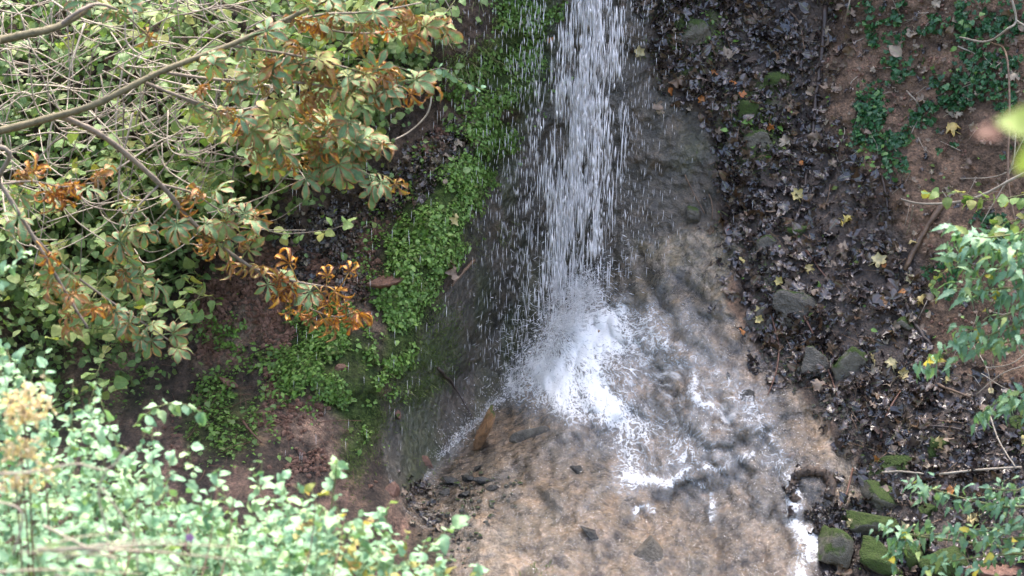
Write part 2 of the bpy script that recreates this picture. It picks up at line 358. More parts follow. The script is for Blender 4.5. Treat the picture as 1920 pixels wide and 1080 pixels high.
wx = PXg + 26 * fbm(XX * 4, ZZ * 4, 0, 4, 3); wy = PYg + 26 * fbm(XX * 4, ZZ * 4, 5.5, 4, 4)
def pm(poly, soft=18): return sstep(-soft, soft, polydist(wx, wy, poly))
mA, mW, mL = pm(APRON, 12), pm(WALL, 16), pm(LEAFB, 16)
mA = mA * 1.0; mL = mL * (1 - mA); mW = mW * (1 - mA) * (1 - mL)
right = sstep(1180, 1260, wx); mS = np.clip(1 - mA - mW - mL, 0, 1) * right; mB = np.clip(1 - mA - mW - mL, 0, 1) * (1 - right)
mC = np.maximum.reduce([pm(p, 22) for p in (CREEP1, CREEP2, CREEP3)] + [.6 * pm(CREEP4, 22)])
mM = np.maximum.reduce([pm(MOSSP, 26), pm(MOSSR, 22), pm(MOSSR2, 22)])

# relief
ridg = 1 - np.abs(fbm(XX * 5, ZZ * 4, Y0 * 3, 4, 21))
led = np.abs(((ZZ * 3.1 + .7 * fbm(XX * 1.6, ZZ * 1.6, 0, 3, 8)) % 1.0) - .5) * 2
D = mW * (.09 * fbm(XX * 3, ZZ * 2.2, 0, 5, 31) + .03 * (led - .5) + .035 * (ridg - .7)) \
  + mA * (.11 * fbm(XX * 2.6 + ZZ, ZZ * 3.4, 0, 4, 41) + .10 * (ridg - .75) * .6 + .035 * np.abs(fbm(XX * 7 + ZZ * 3, ZZ * 8, 0, 3, 44)) + .022 * fbm(XX * 16, ZZ * 20, 0, 3, 45)) \
  + (mL + mS) * (.09 * fbm(XX * 3, ZZ * 3, 0, 5, 51) + .02 * fbm(XX * 22, ZZ * 22, 0, 2, 52)) \
  + mB * (.13 * fbm(XX * 2.6, ZZ * 3.2, 0, 5, 61) + .06 * (ridg - .7)) \
  - mC * (.03 + .035 * fbm(XX * 9, ZZ * 9, 0, 3, 71)) - mM * (.02 + .03 * fbm(XX * 10, ZZ * 10, 0, 3, 72))
clod = np.abs(fbm(XX * 11, ZZ * 11, Y0 * 5, 3, 141)); grit = fbm(XX * 24, ZZ * 24, 0, 2, 142)
D = D + mB * (-.07 * clod + .014 * grit) * (1 - mC) + mS * (-.045 * clod + .012 * grit) + mW * (-.035 * np.abs(fbm(XX * 8, ZZ * 6, 0, 3, 143)) + .009 * grit) + mA * (.010 * grit - .018 * np.abs(fbm(XX * 13 + ZZ * 4, ZZ * 13, 0, 2, 144)))
fa_ = .45 * XX - .9 * ZZ + .12 * fbm(XX * 2, ZZ * 2, 0, 3, 151); fb_ = .9 * XX + .45 * ZZ + .10 * fbm(XX * 3, ZZ * 3, 4, 3, 152)
rib = 1 - np.abs(fbm(fb_ * 5.5, fa_ * 1.9, 0, 4, 153)) * 2; step = (fa_ * 2.1 + .5 * fbm(XX * 2.2, ZZ * 2.2, 0, 3, 154)) % 1.0; step = np.where(step < .8, step / .8, (1 - step) / .2)
D = D + mA * (-.055 * (rib - .5) - .045 * (step - .5))
YY = Y0 + D
P3 = np.stack([XX, YY, ZZ], -1)
dYdx = np.gradient(YY, GX, axis=1); dYdz = np.gradient(YY, GZ, axis=0)
NN = np.stack([dYdx, -np.ones_like(YY), dYdz], -1); NN /= np.linalg.norm(NN, axis=-1, keepdims=True)

def mixc(a, b, t): return a * (1 - t[..., None]) + np.array(b) * t[..., None]
n1 = fbm(XX * 2.2, ZZ * 2.2, 0, 5, 81) * .5 + .5; n2 = fbm(XX * 7, ZZ * 7, 0, 4, 82) * .5 + .5; n3 = fbm(XX * 5, ZZ * 1.4, 0, 4, 83) * .5 + .5
cA = mixc(np.zeros(XX.shape + (3,)) + np.array([.33, .24, .155]), (.22, .175, .12), sstep(.48, .68, n2))
cA = mixc(cA, (.42, .31, .215), sstep(.5, .75, n1) * sstep(.35, .6, n3) * .8)
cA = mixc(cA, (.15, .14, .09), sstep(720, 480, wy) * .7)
cA = mixc(cA, (.11, .10, .08), sstep(.1, .45, fbm(XX * 9 + ZZ * 5, ZZ * 11, 0, 4, 84)) * .25)
cA = mixc(cA, (.36, .30, .24), sstep(.15, .5, fbm(XX * 12 + ZZ * 6, ZZ * 14, 3, 4, 85)) * .6)
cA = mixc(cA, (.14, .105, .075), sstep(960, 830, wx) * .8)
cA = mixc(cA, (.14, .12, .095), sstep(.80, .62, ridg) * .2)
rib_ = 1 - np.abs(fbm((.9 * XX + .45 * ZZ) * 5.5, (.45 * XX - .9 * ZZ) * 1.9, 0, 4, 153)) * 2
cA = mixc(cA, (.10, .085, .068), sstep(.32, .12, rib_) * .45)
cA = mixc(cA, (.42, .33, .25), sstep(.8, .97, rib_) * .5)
cW = mixc(np.zeros(XX.shape + (3,)) + np.array([.072, .063, .047]), (.115, .093, .07), sstep(.45, .7, n2))
cW = mixc(cW, (.055, .07, .025), sstep(.45, .65, n3) * sstep(1150, 950, wx) * .8)
cW = mixc(cW, (.06, .075, .025), sstep(1220, 1330, wx) * sstep(.4, .6, n1) * .5)
cL = mixc(np.zeros(XX.shape + (3,)) + np.array([.052, .038, .031]), (.10, .075, .06), sstep(.45, .7, n2))
cS = mixc(np.zeros(XX.shape + (3,)) + np.array([.22, .145, .10]), (.12, .08, .055), sstep(.42, .62, n2))
cB = mixc(np.zeros(XX.shape + (3,)) + np.array([.13, .09, .068]), (.30, .19, .145), sstep(.5, .7, n2) * sstep(540, 640, wy) * .9)
cB = mixc(cB, (.045, .035, .03), sstep(.5, .35, n2) * .6)
cB = mixc(cB, (.07, .075, .035), sstep(.5, .7, n1) * .6)
cB = mixc(cB, (.30, .205, .155), pm([(555,735),(610,770),(650,800),(640,870),(600,900),(545,860),(540,790)], 25) * sstep(.3, .55, n2) * .85)
cB = mixc(cB, (.27, .20, .15), pm([(470,560),(540,575),(470,640),(400,700),(375,690),(420,620)], 20) * sstep(.35, .6, n3) * .85)
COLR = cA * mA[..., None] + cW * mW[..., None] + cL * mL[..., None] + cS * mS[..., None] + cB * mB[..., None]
COLR = mixc(COLR, (.06, .095, .02), mM * sstep(.25, .5, n2) * .95)
COLR = mixc(COLR, (.05, .09, .018), mC * .9)
WET = np.clip(mA * .95 + mW * .8 + mL * .75 + mS * .05 + mB * .3 - mC * .4, 0, 1)

nz_, nx_ = XX.shape
idx = np.arange(nz_ * nx_).reshape(nz_, nx_)
Fq = np.stack([idx[:-1, :-1], idx[:-1, 1:], idx[1:, 1:], idx[1:, :-1]], -1).reshape(-1, 4)
reg = np.argmax(np.stack([mA, mW, mL + mS, mB]), 0)[:-1, :-1].ravel()
Vall = P3.reshape(-1, 3); Nall = NN.reshape(-1, 3); Call = COLR.reshape(-1, 3); Wall_ = WET.ravel()
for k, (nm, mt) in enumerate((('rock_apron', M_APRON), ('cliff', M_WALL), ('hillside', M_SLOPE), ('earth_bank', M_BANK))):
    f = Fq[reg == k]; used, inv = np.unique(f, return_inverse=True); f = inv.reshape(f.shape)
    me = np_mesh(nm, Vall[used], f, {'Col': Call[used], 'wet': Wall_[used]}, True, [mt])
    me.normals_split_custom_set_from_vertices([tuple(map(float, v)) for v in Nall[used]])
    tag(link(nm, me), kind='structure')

def surf(x, z):
    x = np.atleast_1d(np.asarray(x, float)); z = np.atleast_1d(np.asarray(z, float))
    i = np.clip(np.searchsorted(GX, x) - 1, 0, nx_ - 2); j = np.clip(np.searchsorted(GZ, z) - 1, 0, nz_ - 2)
    fx = np.clip((x - GX[i]) / (GX[i + 1] - GX[i]), 0, 1); fz = np.clip((z - GZ[j]) / (GZ[j + 1] - GZ[j]), 0, 1)
    y = YY[j, i] * (1 - fx) * (1 - fz) + YY[j, i + 1] * fx * (1 - fz) + YY[j + 1, i] * (1 - fx) * fz + YY[j + 1, i + 1] * fx * fz
    return np.stack([x, y, z], -1), NN[j, i]
def hit(px, py):
    d = ray(px, py); t = np.arange(9.0, 19, .01); Q = CAM + d * t[:, None]
    S, N = surf(Q[:, 0], Q[:, 2]); k = np.argmax(Q[:, 1] >= S[:, 1])
    return S[k], N[k]
def scatter(n, polys, dens=None, grow=0, soft=9):
    """random surface points whose place lies inside the outlines"""
    out, nor = [], []
    if not isinstance(polys[0], list): polys = [polys]
    tot = 0; q = np.array([at(a, b, Y) for p in polys for a, b in p for Y in (-2.6, 1.2)])
    x0, x1 = max(-4.2, q[:, 0].min() - .1), min(4.2, q[:, 0].max() + .1); z0, z1 = max(-2.6, q[:, 2].min() - .1), min(3.2, q[:, 2].max() + .1)
    while tot < n:
        m = 6000 + 2 * n; x = RNG.uniform(x0, x1, m); z = RNG.uniform(z0, z1, m); S, N = surf(x, z); px, py = proj(S)
        px = px + 22 * fbm(x * 6, z * 6, 0, 3, 91); py = py + 22 * fbm(x * 6, z * 6, 4, 3, 92)
        ok = np.zeros(len(x), bool)
        for p in polys: ok |= polydist(px, py, p) > RNG.normal(-grow, soft, len(x))
        if dens is not None: ok &= RNG.random(len(x)) < dens(S, px, py)
        out.append(S[ok]); nor.append(N[ok]); tot += ok.sum()
        if len(out) > 60: break
    return np.vstack(out)[:n], np.vstack(nor)[:n]

# stream bed and the near bank on which the photographer stands
gx = np.linspace(-14, 14, 141); gy = np.concatenate([np.linspace(-34, -11, 40), np.linspace(-10.8, -1.6, 90)])
gX, gY = np.meshgrid(gx, gy)
edge = -4.6 - 1.2 * sstep(-.6, 1.6, gX) + .3 * fbm(gX * .8, gY * .8, 0, 3, 5)
gZ = -2.75 + 2.75 * sstep(0, 1, (edge - gY) / 2.6) - .5 * sstep(-.5, 1.5, gX) * sstep(-4.5, -7, gY) + .12 * fbm(gX * 1.2, gY * 1.2, 0, 4, 6)
gV = np.stack([gX, gY, gZ], -1).reshape(-1, 3); ii = np.arange(gX.size).reshape(gX.shape)
gF = np.stack([ii[:-1, :-1], ii[:-1, 1:], ii[1:, 1:], ii[1:, :-1]], -1).reshape(-1, 4)
gc = mixc(np.zeros(gX.shape + (3,)) + np.array([.10, .075, .05]), (.07, .09, .03), fbm(gX * 1.5, gY * 1.5, 0, 3, 9) * .5 + .5)
tag(link('ground', np_mesh('ground', gV, gF, {'Col': gc.reshape(-1, 3), 'wet': np.zeros(gX.size)}, True, [M_BANK])), kind='structure')
def groundz(x, y):
    j = int(np.clip(np.searchsorted(gy, y) - 1, 0, len(gy) - 2)); i = int(np.clip(np.searchsorted(gx, x) - 1, 0, len(gx) - 2))
    return float(gZ[j, i])

# ------------------------------------------------------------------ leaf shapes
def leaflet(L, W, prof, droop=.1, fold=.25, curl=0., wave=0., ns=7, nc=2, seed=0, serr=0.):
    """blade along +Y from the origin; returns verts, quads, edge attr"""
    r = random.Random(seed); V, E, F = [], [], []; ph = r.random() * 6
    cols = 2 * nc + 1
    for i in range(ns + 1):
        t = i / ns; wd = W * prof(t) * (1 + (serr if i % 2 else -serr))
        for c in range(-nc, nc + 1):
            u = c / nc; x = u * wd; a = curl * t * t * 2.2
            y = L * (t if curl < .01 else math.sin(a) / max(a, 1e-4) * t)
            z = -droop * L * t * t if curl < .01 else -L * t * (1 - math.cos(a)) / max(a, 1e-4)
            z += fold * abs(x) * (1 - .3 * abs(u)) + wave * W * math.sin(ph + t * 9 + u * 2.2) * abs(u)
            if curl > .4: x *= 1 - .35 * abs(u) * min(1, curl) ; z += abs(u) ** 2 * wd * .8 * min(1, curl)
            V.append((x, y, z)); E.append(abs(u) * .8 + .2 * t * abs(u) + 2.0 * round(t * 100))
    for i in range(ns):
        for c in range(cols - 1): F.append((i * cols + c, i * cols + c + 1, (i + 1) * cols + c + 1, (i + 1) * cols + c))
    return np.array(V), F, np.array(E)
ovate = lambda t: max(.03, math.sin(math.pi * min(1, t ** .72)) ** .8)
heart = lambda t: max(.03, math.sin(math.pi * min(1, t ** .60)) ** .62)
obov = lambda t: max(.05, math.sin(math.pi * t ** 1.7) ** .9 + .05 * (1 - t))
lance = lambda t: max(.03, math.sin(math.pi * t ** .62) ** 1.1)
rnd_ = lambda t: max(.05, math.sin(math.pi * t) ** .5)
def join(parts):
    V, F, E, n = [], [], [], 0
    for v, f, e in parts:
        V.append(v); E.append(e); F += [tuple(i + n for i in q) for q in f]; n += len(v)
    return np.vstack(V), F, np.concatenate(E)
def rot_pts(v, M): return v @ np.array(M.to_3x3()).T + np.array(M.translation)
def leaf_obj_mesh(name, parts, mat):
    V, F, E = join(parts); A = np.floor(E / 2) / 100; return clean_mesh(name, V, F, [mat], {'edge': E - np.floor(E / 2) * 2, 'along': A})
def tube_part(P, r0, r1, sides=4):
    V, F = tube(P, r0, r1, sides); return V, F, np.full(len(V), .05)
def chestnut(seed, mat, curl, size=1.0):
    r = random.Random(seed); n = r.choice((5, 6, 7, 7)); parts = []
    pet = r.uniform(.07, .14) * size
    parts.append(tube_part(np.array([(0, 0, 0), (0, pet * .5, .01), (0, pet, 0)]), .0035, .0025))
    for k in range(n):
        a = (k - (n - 1) / 2) / ((n - 1) / 2) * math.radians(125); c = 1 - abs(k - (n - 1) / 2) / n * .95
        L = size * .17 * c * r.uniform(.85, 1.1); cu = curl * r.uniform(.5, 1.5)
        v, f, e = leaflet(L, L * r.uniform(.19, .24) * (1 - .2 * min(1, curl)), obov, r.uniform(.1, .45), r.uniform(.1, .35), cu, .12 + .3 * min(1, curl), 8, 2, seed * 10 + k)
        M = Matrix.Translation((0, pet, 0)) @ Matrix.Rotation(-a, 4, 'Z') @ Matrix.Rotation(r.uniform(-.3, .25) - .5 * min(1, curl) * r.random(), 4, 'X') @ Matrix.Rotation(r.uniform(-.5, .5) * (1 + curl), 4, 'Y')
        parts.append((rot_pts(v, M), f, e))
    return leaf_obj_mesh('leaf', parts, mat)
def simple_leaf(seed, mat, L, wr, prof, droop=.2, fold=.2, wave=.1, pet=.25, ns=6, nc=1, serr=0., curl=0.):
    v, f, e = leaflet(L, L * wr, prof, droop, fold, curl, wave, ns, nc, seed, serr); v = v + np.array([0, pet * L, 0])
    return leaf_obj_mesh('leaf', [tube_part(np.array([(0, 0, 0), (0, pet * L, .0)]), .0016, .0013, 3), (v, f, e)], mat)
def lobed_leaf(seed, mat, R, lobes=5, crumple=.25, deep=.36, stalk=True):
    r = random.Random(seed); V = [(0, 0, 0)]; E = [0.]; F = []
    n = lobes * 4; out = []; ph = r.random() * 6; tilt = r.uniform(-.5, .5)
    for i in range(n):
        a = math.radians(-155) + math.radians(310) * i / (n - 1); k = i % 4
        lob = abs(math.cos((i / (n - 1)) * math.pi * lobes * .5 * 2 / 2 + 0))
        main = 1 - .38 * abs(a) / math.pi
        rr = R * main * ((1 - deep) + deep * abs(math.cos((a / math.radians(310)) * math.pi * lobes)) ** 1.2) * r.uniform(.72, 1.15)
        out.append((math.sin(a) * rr, math.cos(a) * rr + .35 * R))
    def zz(x, y): return crumple * R * (math.sin(ph + x / R * 3.1 + y / R * 1.7) * .5 + math.sin(ph * 2 + x / R * 5.3 - y / R * 4.1) * .35 + .4 * ((x / R) ** 2 * tilt + (y / R) ** 2 * r.uniform(.2, .4)))
    V[0] = (0, .2 * R, zz(0, 0))
    for x, y in out: V.append((x * .5, .2 * R + (y - .2 * R) * .5, zz(x * .5, y * .5))); E.append(.4)
    for x, y in out: V.append((x, y, zz(x, y) + crumple * R * r.uniform(-.5, 1.1))); E.append(1.)
    for i in range(n - 1):
        F.append((0, 1 + i + 1, 1 + i)); F.append((1 + i, 1 + i + 1, 1 + n + i + 1, 1 + n + i))
    parts = [(np.array(V), F, np.array(E))]
    if stalk: parts.append(tube_part(np.array([(0, .2 * R, 0), (r.uniform(-.1, .1) * R, -.3 * R, .03 * R), (r.uniform(-.3, .3) * R, -.7 * R, .1 * R)]), .0018, .0012, 3))
    return leaf_obj_mesh('fallen_leaf' if stalk else 'leaf', parts, mat)
def mesh_arrays(me):
    V = np.empty(len(me.vertices) * 3, np.float32); me.vertices.foreach_get('co', V); V = V.reshape(-1, 3)
    F = tris([tuple(p.vertices) for p in me.polygons]); E = np.empty(len(V), np.float32); me.attributes['edge'].data.foreach_get('value', E)
    return V, F, E
def merged(name, templates, mats4, choice, matlist=None):
    """one mesh of many small pieces; per-piece material follows its template"""
    cache = [mesh_arrays(t) for t in templates]; ml = []; tm = []
    for t in templates:
        if t.materials[0] not in ml: ml.append(t.materials[0])
        tm.append(ml.index(t.materials[0]))
    Vs, Fs, Es, Rs, Ms, n = [], [], [], [], [], 0
    for M, c in zip(mats4, choice):
        V, F, E = cache[c]; A = np.array(M); v = V @ A[:3, :3].T + A[:3, 3]
        Vs.append(v); Fs.append(F + n); Es.append(E); Rs.append(np.full(len(v), random.random(), np.float32)); Ms.append(np.full(len(F), tm[c])); n += len(v)
    return np_mesh(name, np.vstack(Vs), np.vstack(Fs), {'edge': np.concatenate(Es), 'rnd': np.concatenate(Rs)}, True, ml, np.concatenate(Ms))
def rv(s=1.0): return np.array([random.gauss(0, s), random.gauss(0, s), random.gauss(0, s)])
def stem_obj(name, pts, r0, r1, mat, parent=None, sides=6, n=6, knob=.12):
    P = spline(pts, n); V, F = tube(P, r0, r1, sides, knob, random.random() * 6)
    return link(name, clean_mesh(name, V, F, [mat]), parent)


# ------------------------------------------------------------------ water on the rock apron
FOAM_BLOB = [(948,712),(1005,650),(1040,590),(1075,545),(1110,540),(1180,575),(1250,640),(1235,672),(1165,672),(1150,695),(1200,745),(1255,805),(1215,850),(1140,815),(1065,785),(1000,765),(950,735)]
FOAML = [([(1090,740),(1150,810),(1185,860),(1175,900)], 62, .62), ([(1165,903),(1250,907),(1290,885),(1340,882),(1385,858),(1405,852)], 20, .92),
 ([(1188,965),(1205,945),(1222,962)], 12, .85), ([(1300,715),(1315,755),(1340,780)], 16, .85), ([(1475,900),(1482,940),(1497,985),(1522,1030),(1500,1090)], 26, 1.1),
 ([(945,755),(905,775),(870,810),(835,850),(800,890)], 30, .5), ([(1230,640),(1330,700),(1420,790),(1470,900)], 75, .45),
 ([(1170,780),(1260,810),(1350,865)], 95, .52), ([(1280,885),(1300,912),(1335,938),(1338,990)], 13, .9), ([(1210,850),(1320,950),(1400,1040)], 70, .36),
 ([(1000,700),(1080,760),(1200,820),(1290,860)], 100, .62), ([(1290,600),(1340,680),(1360,760)], 50, .42), ([(1100,580),(1200,600),(1260,660),(1180,700)], 75, .62), ([(1350,700),(1390,760),(1385,800)], 12, .5), ([(1200,880),(1130,920),(1060,960)], 30, .3)]
film = (polydist(PXg, PYg, [(900,780),(940,700),(1000,600),(1060,480),(1160,480),(1300,500),(1380,600),(1480,740),(1560,860),(1560,1000),(1540,1300),(1000,1300),(960,1000),(870,960),(780,930),(800,860)]) > 0)
fx_ = PXg + 20 * fbm(XX * 9, ZZ * 9, 0, 4, 101); fy_ = PYg + 20 * fbm(XX * 9, ZZ * 9, 3, 4, 102)
FO = sstep(-55, 60, polydist(fx_, fy_, FOAM_BLOB)) * (.72 + .36 * sstep(-.35, .35, fbm(XX * 6 + ZZ * 3, ZZ * 6, 0, 3, 106)))
for ln, wd, st in FOAML: FO = np.maximum(FO, st * (.45 + .55 * sstep(-.5, .3, fbm(XX * 8, ZZ * 8, 0, 3, 107))) * (1 - np.clip(linedist(fx_, fy_, ln) / (wd * 1.25), 0, 1)) ** 1.2)
FO = np.clip(FO + .12, 0, 1.1)
lift = .012 + FO * (.015 + .022 * np.clip(fbm(XX * 14, ZZ * 14, 0, 3, 103) + .2, 0, 1)) + .006 * fbm(XX * 25, ZZ * 18, 0, 2, 104)
WV = P3 + NN * lift[..., None]
fsel = (film[:-1, :-1] & film[1:, 1:] & film[:-1, 1:] & film[1:, :-1]).ravel()
f = Fq[fsel]; used, inv = np.unique(f, return_inverse=True); f = inv.reshape(f.shape)
s = NT('shallow foaming water')
dn = s.n('ShaderNodeTexNoise', i_Scale=11., i_Detail=3., i_Vector=s.pos).outputs['Color']
wp = s.n('ShaderNodeVectorMath', operation='ADD', i_0=s.n('ShaderNodeAttribute', attribute_name='flow').outputs['Vector'], i_1=s.n('ShaderNodeVectorMath', operation='SCALE', i_0=dn, i_Scale=.16).outputs[0]).outputs[0]
v1 = s.n('ShaderNodeTexVoronoi', feature='DISTANCE_TO_EDGE', i_Scale=17., i_Vector=wp).outputs['Distance']
v2 = s.n('ShaderNodeTexVoronoi', feature='DISTANCE_TO_EDGE', i_Scale=44., i_Vector=wp).outputs['Distance']
pat = s.math('ADD', s.math('MULTIPLY', v1, 1.0), s.math('ADD', s.math('MULTIPLY', v2, .9), s.math('MULTIPLY', s.noise(32, 4, .7, wp), .75)))   # small on the net of foam lines
fo = s.attr('foam')
mask = s.rng(s.math('SUBTRACT', s.math('MULTIPLY_ADD', fo, 1.0, -.04), pat), -.24, .36, 0, .86, True)
veil = s.math('MULTIPLY', s.rng(fo, .25, .95, 0, .42), s.rng(s.noise(26, 4, .7, wp), .34, .6, .15, 1.0)); mask = s.math('MAXIMUM', mask, veil)
fl = s.n('ShaderNodeMapping', i_Vector=s.n('ShaderNodeAttribute', attribute_name='flow').outputs['Vector'], i_Scale=(1., .22, 1.)).outputs[0]
streak = s.math('MULTIPLY', s.rng(s.noise(42, 5, .6, fl), .44, .72, 0, .62), s.rng(s.noise(9, 3, .6, s.pos), .35, .6, .3, 1.)); mask = s.math('MAXIMUM', mask, s.math('MULTIPLY', streak, s.attr('sheet')))
foam = s.p; s.principled(Base_Color=(.88, .87, .85), Roughness=.5, Normal=s.bump(s.noise(60, 3), .006, .6))
foam.inputs['Subsurface Weight'].default_value = 0.0
tr = s.n('ShaderNodeBsdfTransparent'); gl = s.n('ShaderNodeBsdfGlossy', i_Roughness=.08); gl.inputs['Color'].default_value = (.9, .93, 1, 1)
wb = s.bump(s.noise(30, 4, .6, s.pos), .014, 1.0); s.set(gl.inputs['Normal'], wb)
fr = s.n('ShaderNodeFresnel', i_IOR=1.33, i_Normal=wb)
m1 = s.n('ShaderNodeMixShader', i_0=fr.outputs[0], i_1=tr.outputs[0], i_2=gl.outputs[0]); m2 = s.n('ShaderNodeMixShader', i_0=mask, i_1=m1.outputs[0], i_2=foam.outputs[0])
s.t.links.new(m2.outputs[0], s.out.inputs[0])
P0 = at(1035, 610, -.1); rel = WV - P0; rr_ = np.linalg.norm(rel, axis=-1); th_ = np.arctan2(rel[..., 2], rel[..., 0] + 1e-6)
FLOW = np.stack([th_ * .75 + .12 * fbm(XX * 5, ZZ * 5, 0, 3, 108), rr_ * .55, .3 * fbm(XX * 3, ZZ * 3, 0, 2, 109)], -1)
SHEET = sstep(-70, 90, polydist(fx_, fy_, [(950,715),(1000,640),(1070,540),(1180,560),(1290,600),(1420,740),(1500,900),(1520,1010),(1400,1000),(1200,950),(1110,860),(1040,790),(960,750)])) * sstep(1080, 700, PYg)
wm = np_mesh('stream_water', WV.reshape(-1, 3)[used], f, {'foam': FO.ravel()[used], 'sheet': SHEET.ravel()[used], 'flow': FLOW.reshape(-1, 3)[used]}, True, [s.m])
tag(link('stream_water', wm), kind='structure')

# ------------------------------------------------------------------ falling water: thousands of stretched drops
def spindles(C, Dv, L, R, bend=None):
    n = len(C); Dv = Dv / np.linalg.norm(Dv, axis=1, keepdims=True)
    a = np.cross(Dv, np.array([.2, .95, .1])); a /= np.linalg.norm(a, axis=1, keepdims=True) + 1e-9; b = np.cross(Dv, a)
    V = np.empty((n, 8, 3)); h = L[:, None] * .5
    V[:, 0] = C - Dv * h; V[:, 7] = C + Dv * h
    for q, (o, sc) in enumerate(((-.15, 1.), (.25, .8))):
        for k in range(3):
            an = 2.0944 * k + q * .5
            V[:, 1 + q * 3 + k] = C + Dv * h * o * 2 * .6 + (a * math.cos(an) + b * math.sin(an)) * (R * sc)[:, None]
    T = [(0, 2, 1), (0, 3, 2), (0, 1, 3)] + [t for k in range(3) for t in ((1 + k, 1 + (k + 1) % 3, 4 + k), (1 + (k + 1) % 3, 4 + (k + 1) % 3, 4 + k))] + [(7, 4, 5), (7, 5, 6), (7, 6, 4)]
    F = (np.arange(n)[:, None, None] * 8 + np.array(T)[None]).reshape(-1, 3)
    return V.reshape(-1, 3), F
Cs, Ds, Ls, Rs = [], [], [], []
def left_right(py):                                   # core of the fall widens and drifts left on its way down
    return np.interp(py, [-120, 0, 200, 420, 600], [1050, 1044, 1024, 1008, 1004]), np.interp(py, [-120, 0, 200, 420, 600], [1168, 1174, 1160, 1134, 1122])
def fall_pts(px, py, Y):
    a = (px - 960) / FPX; b = (540 - py) / FPX; dy = _cp + b * _sp; dz = -_sp + b * _cp; t = (Y - CAM[1]) / dy
    return np.stack([a * t, CAM[1] + dy * t, CAM[2] + dz * t], -1)
def add_drops(px, py, Y, L, R, dirs=None, gaps=0.):
    if gaps:
        ok = RNG.random(len(px)) < 1 - gaps * (1 - sstep(-.18, .22, fbm(px / 20., py / 85., 0, 3, 161))); px, py, Y, L, R = (q[ok] for q in (px, py, Y, L, R))
    P = fall_pts(px, py, Y); n = len(P)
    d = np.tile(np.array([-.02, -.03, -1.]), (n, 1)) + RNG.normal(0, .025, (n, 3)) if dirs is None else dirs
    Cs.append(P); Ds.append(d); Ls.append(L); Rs.append(R)
# clumped ropes of drops
nc = 260
cpy = RNG.uniform(-160, 560, nc); l, r = left_right(cpy); cu = np.clip(RNG.normal(.52, .24, nc), -.1, 1.1); cpx = l + (r - l) * cu
cY = RNG.uniform(-.12, .14, nc)
k = RNG.integers(0, nc, 4600)
add_drops(cpx[k] + RNG.normal(0, 5.5, len(k)), cpy[k] + RNG.normal(0, 34, len(k)), cY[k] + RNG.normal(0, .02, len(k)), RNG.gamma(3., .024, len(k)) + .03, RNG.gamma(1.6, .0013, len(k)) + .0008, None, .85)
# loose drops over the whole width
n = 2000; py = RNG.uniform(-160, 620, n); l, r = left_right(py)
px = l + (r - l) * RNG.normal(.47, .29, n); add_drops(px, py, RNG.uniform(-.25, .2, n), RNG.uniform(.03, .11, n), RNG.gamma(2., .0011, n) + .0008, None, .8)
# joined strands in the core and fine mist
nr = 46; rx = RNG.normal(.5, .2, nr); ry = RNG.uniform(-.1, .1, nr); k = RNG.integers(0, nr, 1500); py = RNG.uniform(-160, 560, 1500); l, r = left_right(py)
px = l + (r - l) * rx[k] + RNG.normal(0, 3.2, 1500) + 4 * np.sin(py * .021 + k); add_drops(px, py, ry[k] + RNG.normal(0, .01, 1500), RNG.uniform(.10, .34, 1500), RNG.gamma(2., .0009, 1500) + .0009, None, .9)
n = 5000; py = RNG.uniform(-160, 640, n); l, r = left_right(py); px = l + (r - l) * RNG.normal(.5, .30, n); add_drops(px, py, RNG.uniform(-.25, .2, n), RNG.uniform(.012, .04, n), RNG.uniform(.0004, .0009, n), None, .7)
# side veil to the left of the fall and few to the right
n = 1300; py = RNG.uniform(-100, 720, n); px = np.interp(py, [-100, 720], [1030, 985]) - RNG.exponential(48, n) ; add_drops(px, py, RNG.uniform(-.3, .1, n), RNG.uniform(.025, .09, n), RNG.uniform(.0008, .0020, n))
n = 450; py = RNG.uniform(-100, 520, n); px = 1165 + RNG.exponential(38, n); add_drops(px, py, RNG.uniform(-.1, .2, n), RNG.uniform(.02, .08, n), RNG.uniform(.0008, .0019, n))
# thin drips over the left buttress
n = 240; py = RNG.uniform(-60, 860, n); px = RNG.choice([560, 600, 650, 690, 742, 770, 800, 840, 880, 905, 930], n) + RNG.normal(0, 9, n)
add_drops(px, py, np.interp(px, [500, 700, 900], [-1.75, -1.75, -.6]) + RNG.normal(0, .05, n), RNG.uniform(.03, .10, n), RNG.uniform(.0007, .0014, n))
V, F = spindles(np.vstack(Cs), np.vstack(Ds), np.concatenate(Ls), np.concatenate(Rs))
s = NT('white falling water'); s.principled(Base_Color=(.95, .93, .92), Roughness=.2, Specular_IOR_Level=.5)
tl = s.n('ShaderNodeBsdfTranslucent'); tl.inputs[0].default_value = (.85, .88, .95, 1)
tp = s.n('ShaderNodeBsdfTransparent')
mx = s.n('ShaderNodeMixShader', i_0=.12, i_1=s.p.outputs[0], i_2=tl.outputs[0]); mx2 = s.n('ShaderNodeMixShader', i_0=.22, i_1=mx.outputs[0], i_2=tp.outputs[0]); s.t.links.new(mx2.outputs[0], s.out.inputs[0])
M_DROP = s.m
tag(link('waterfall', np_mesh('waterfall', V, F, None, True, [M_DROP])), 'thin white waterfall of streaking drops falling in front of the dark cliff', 'waterfall', kind='stuff')
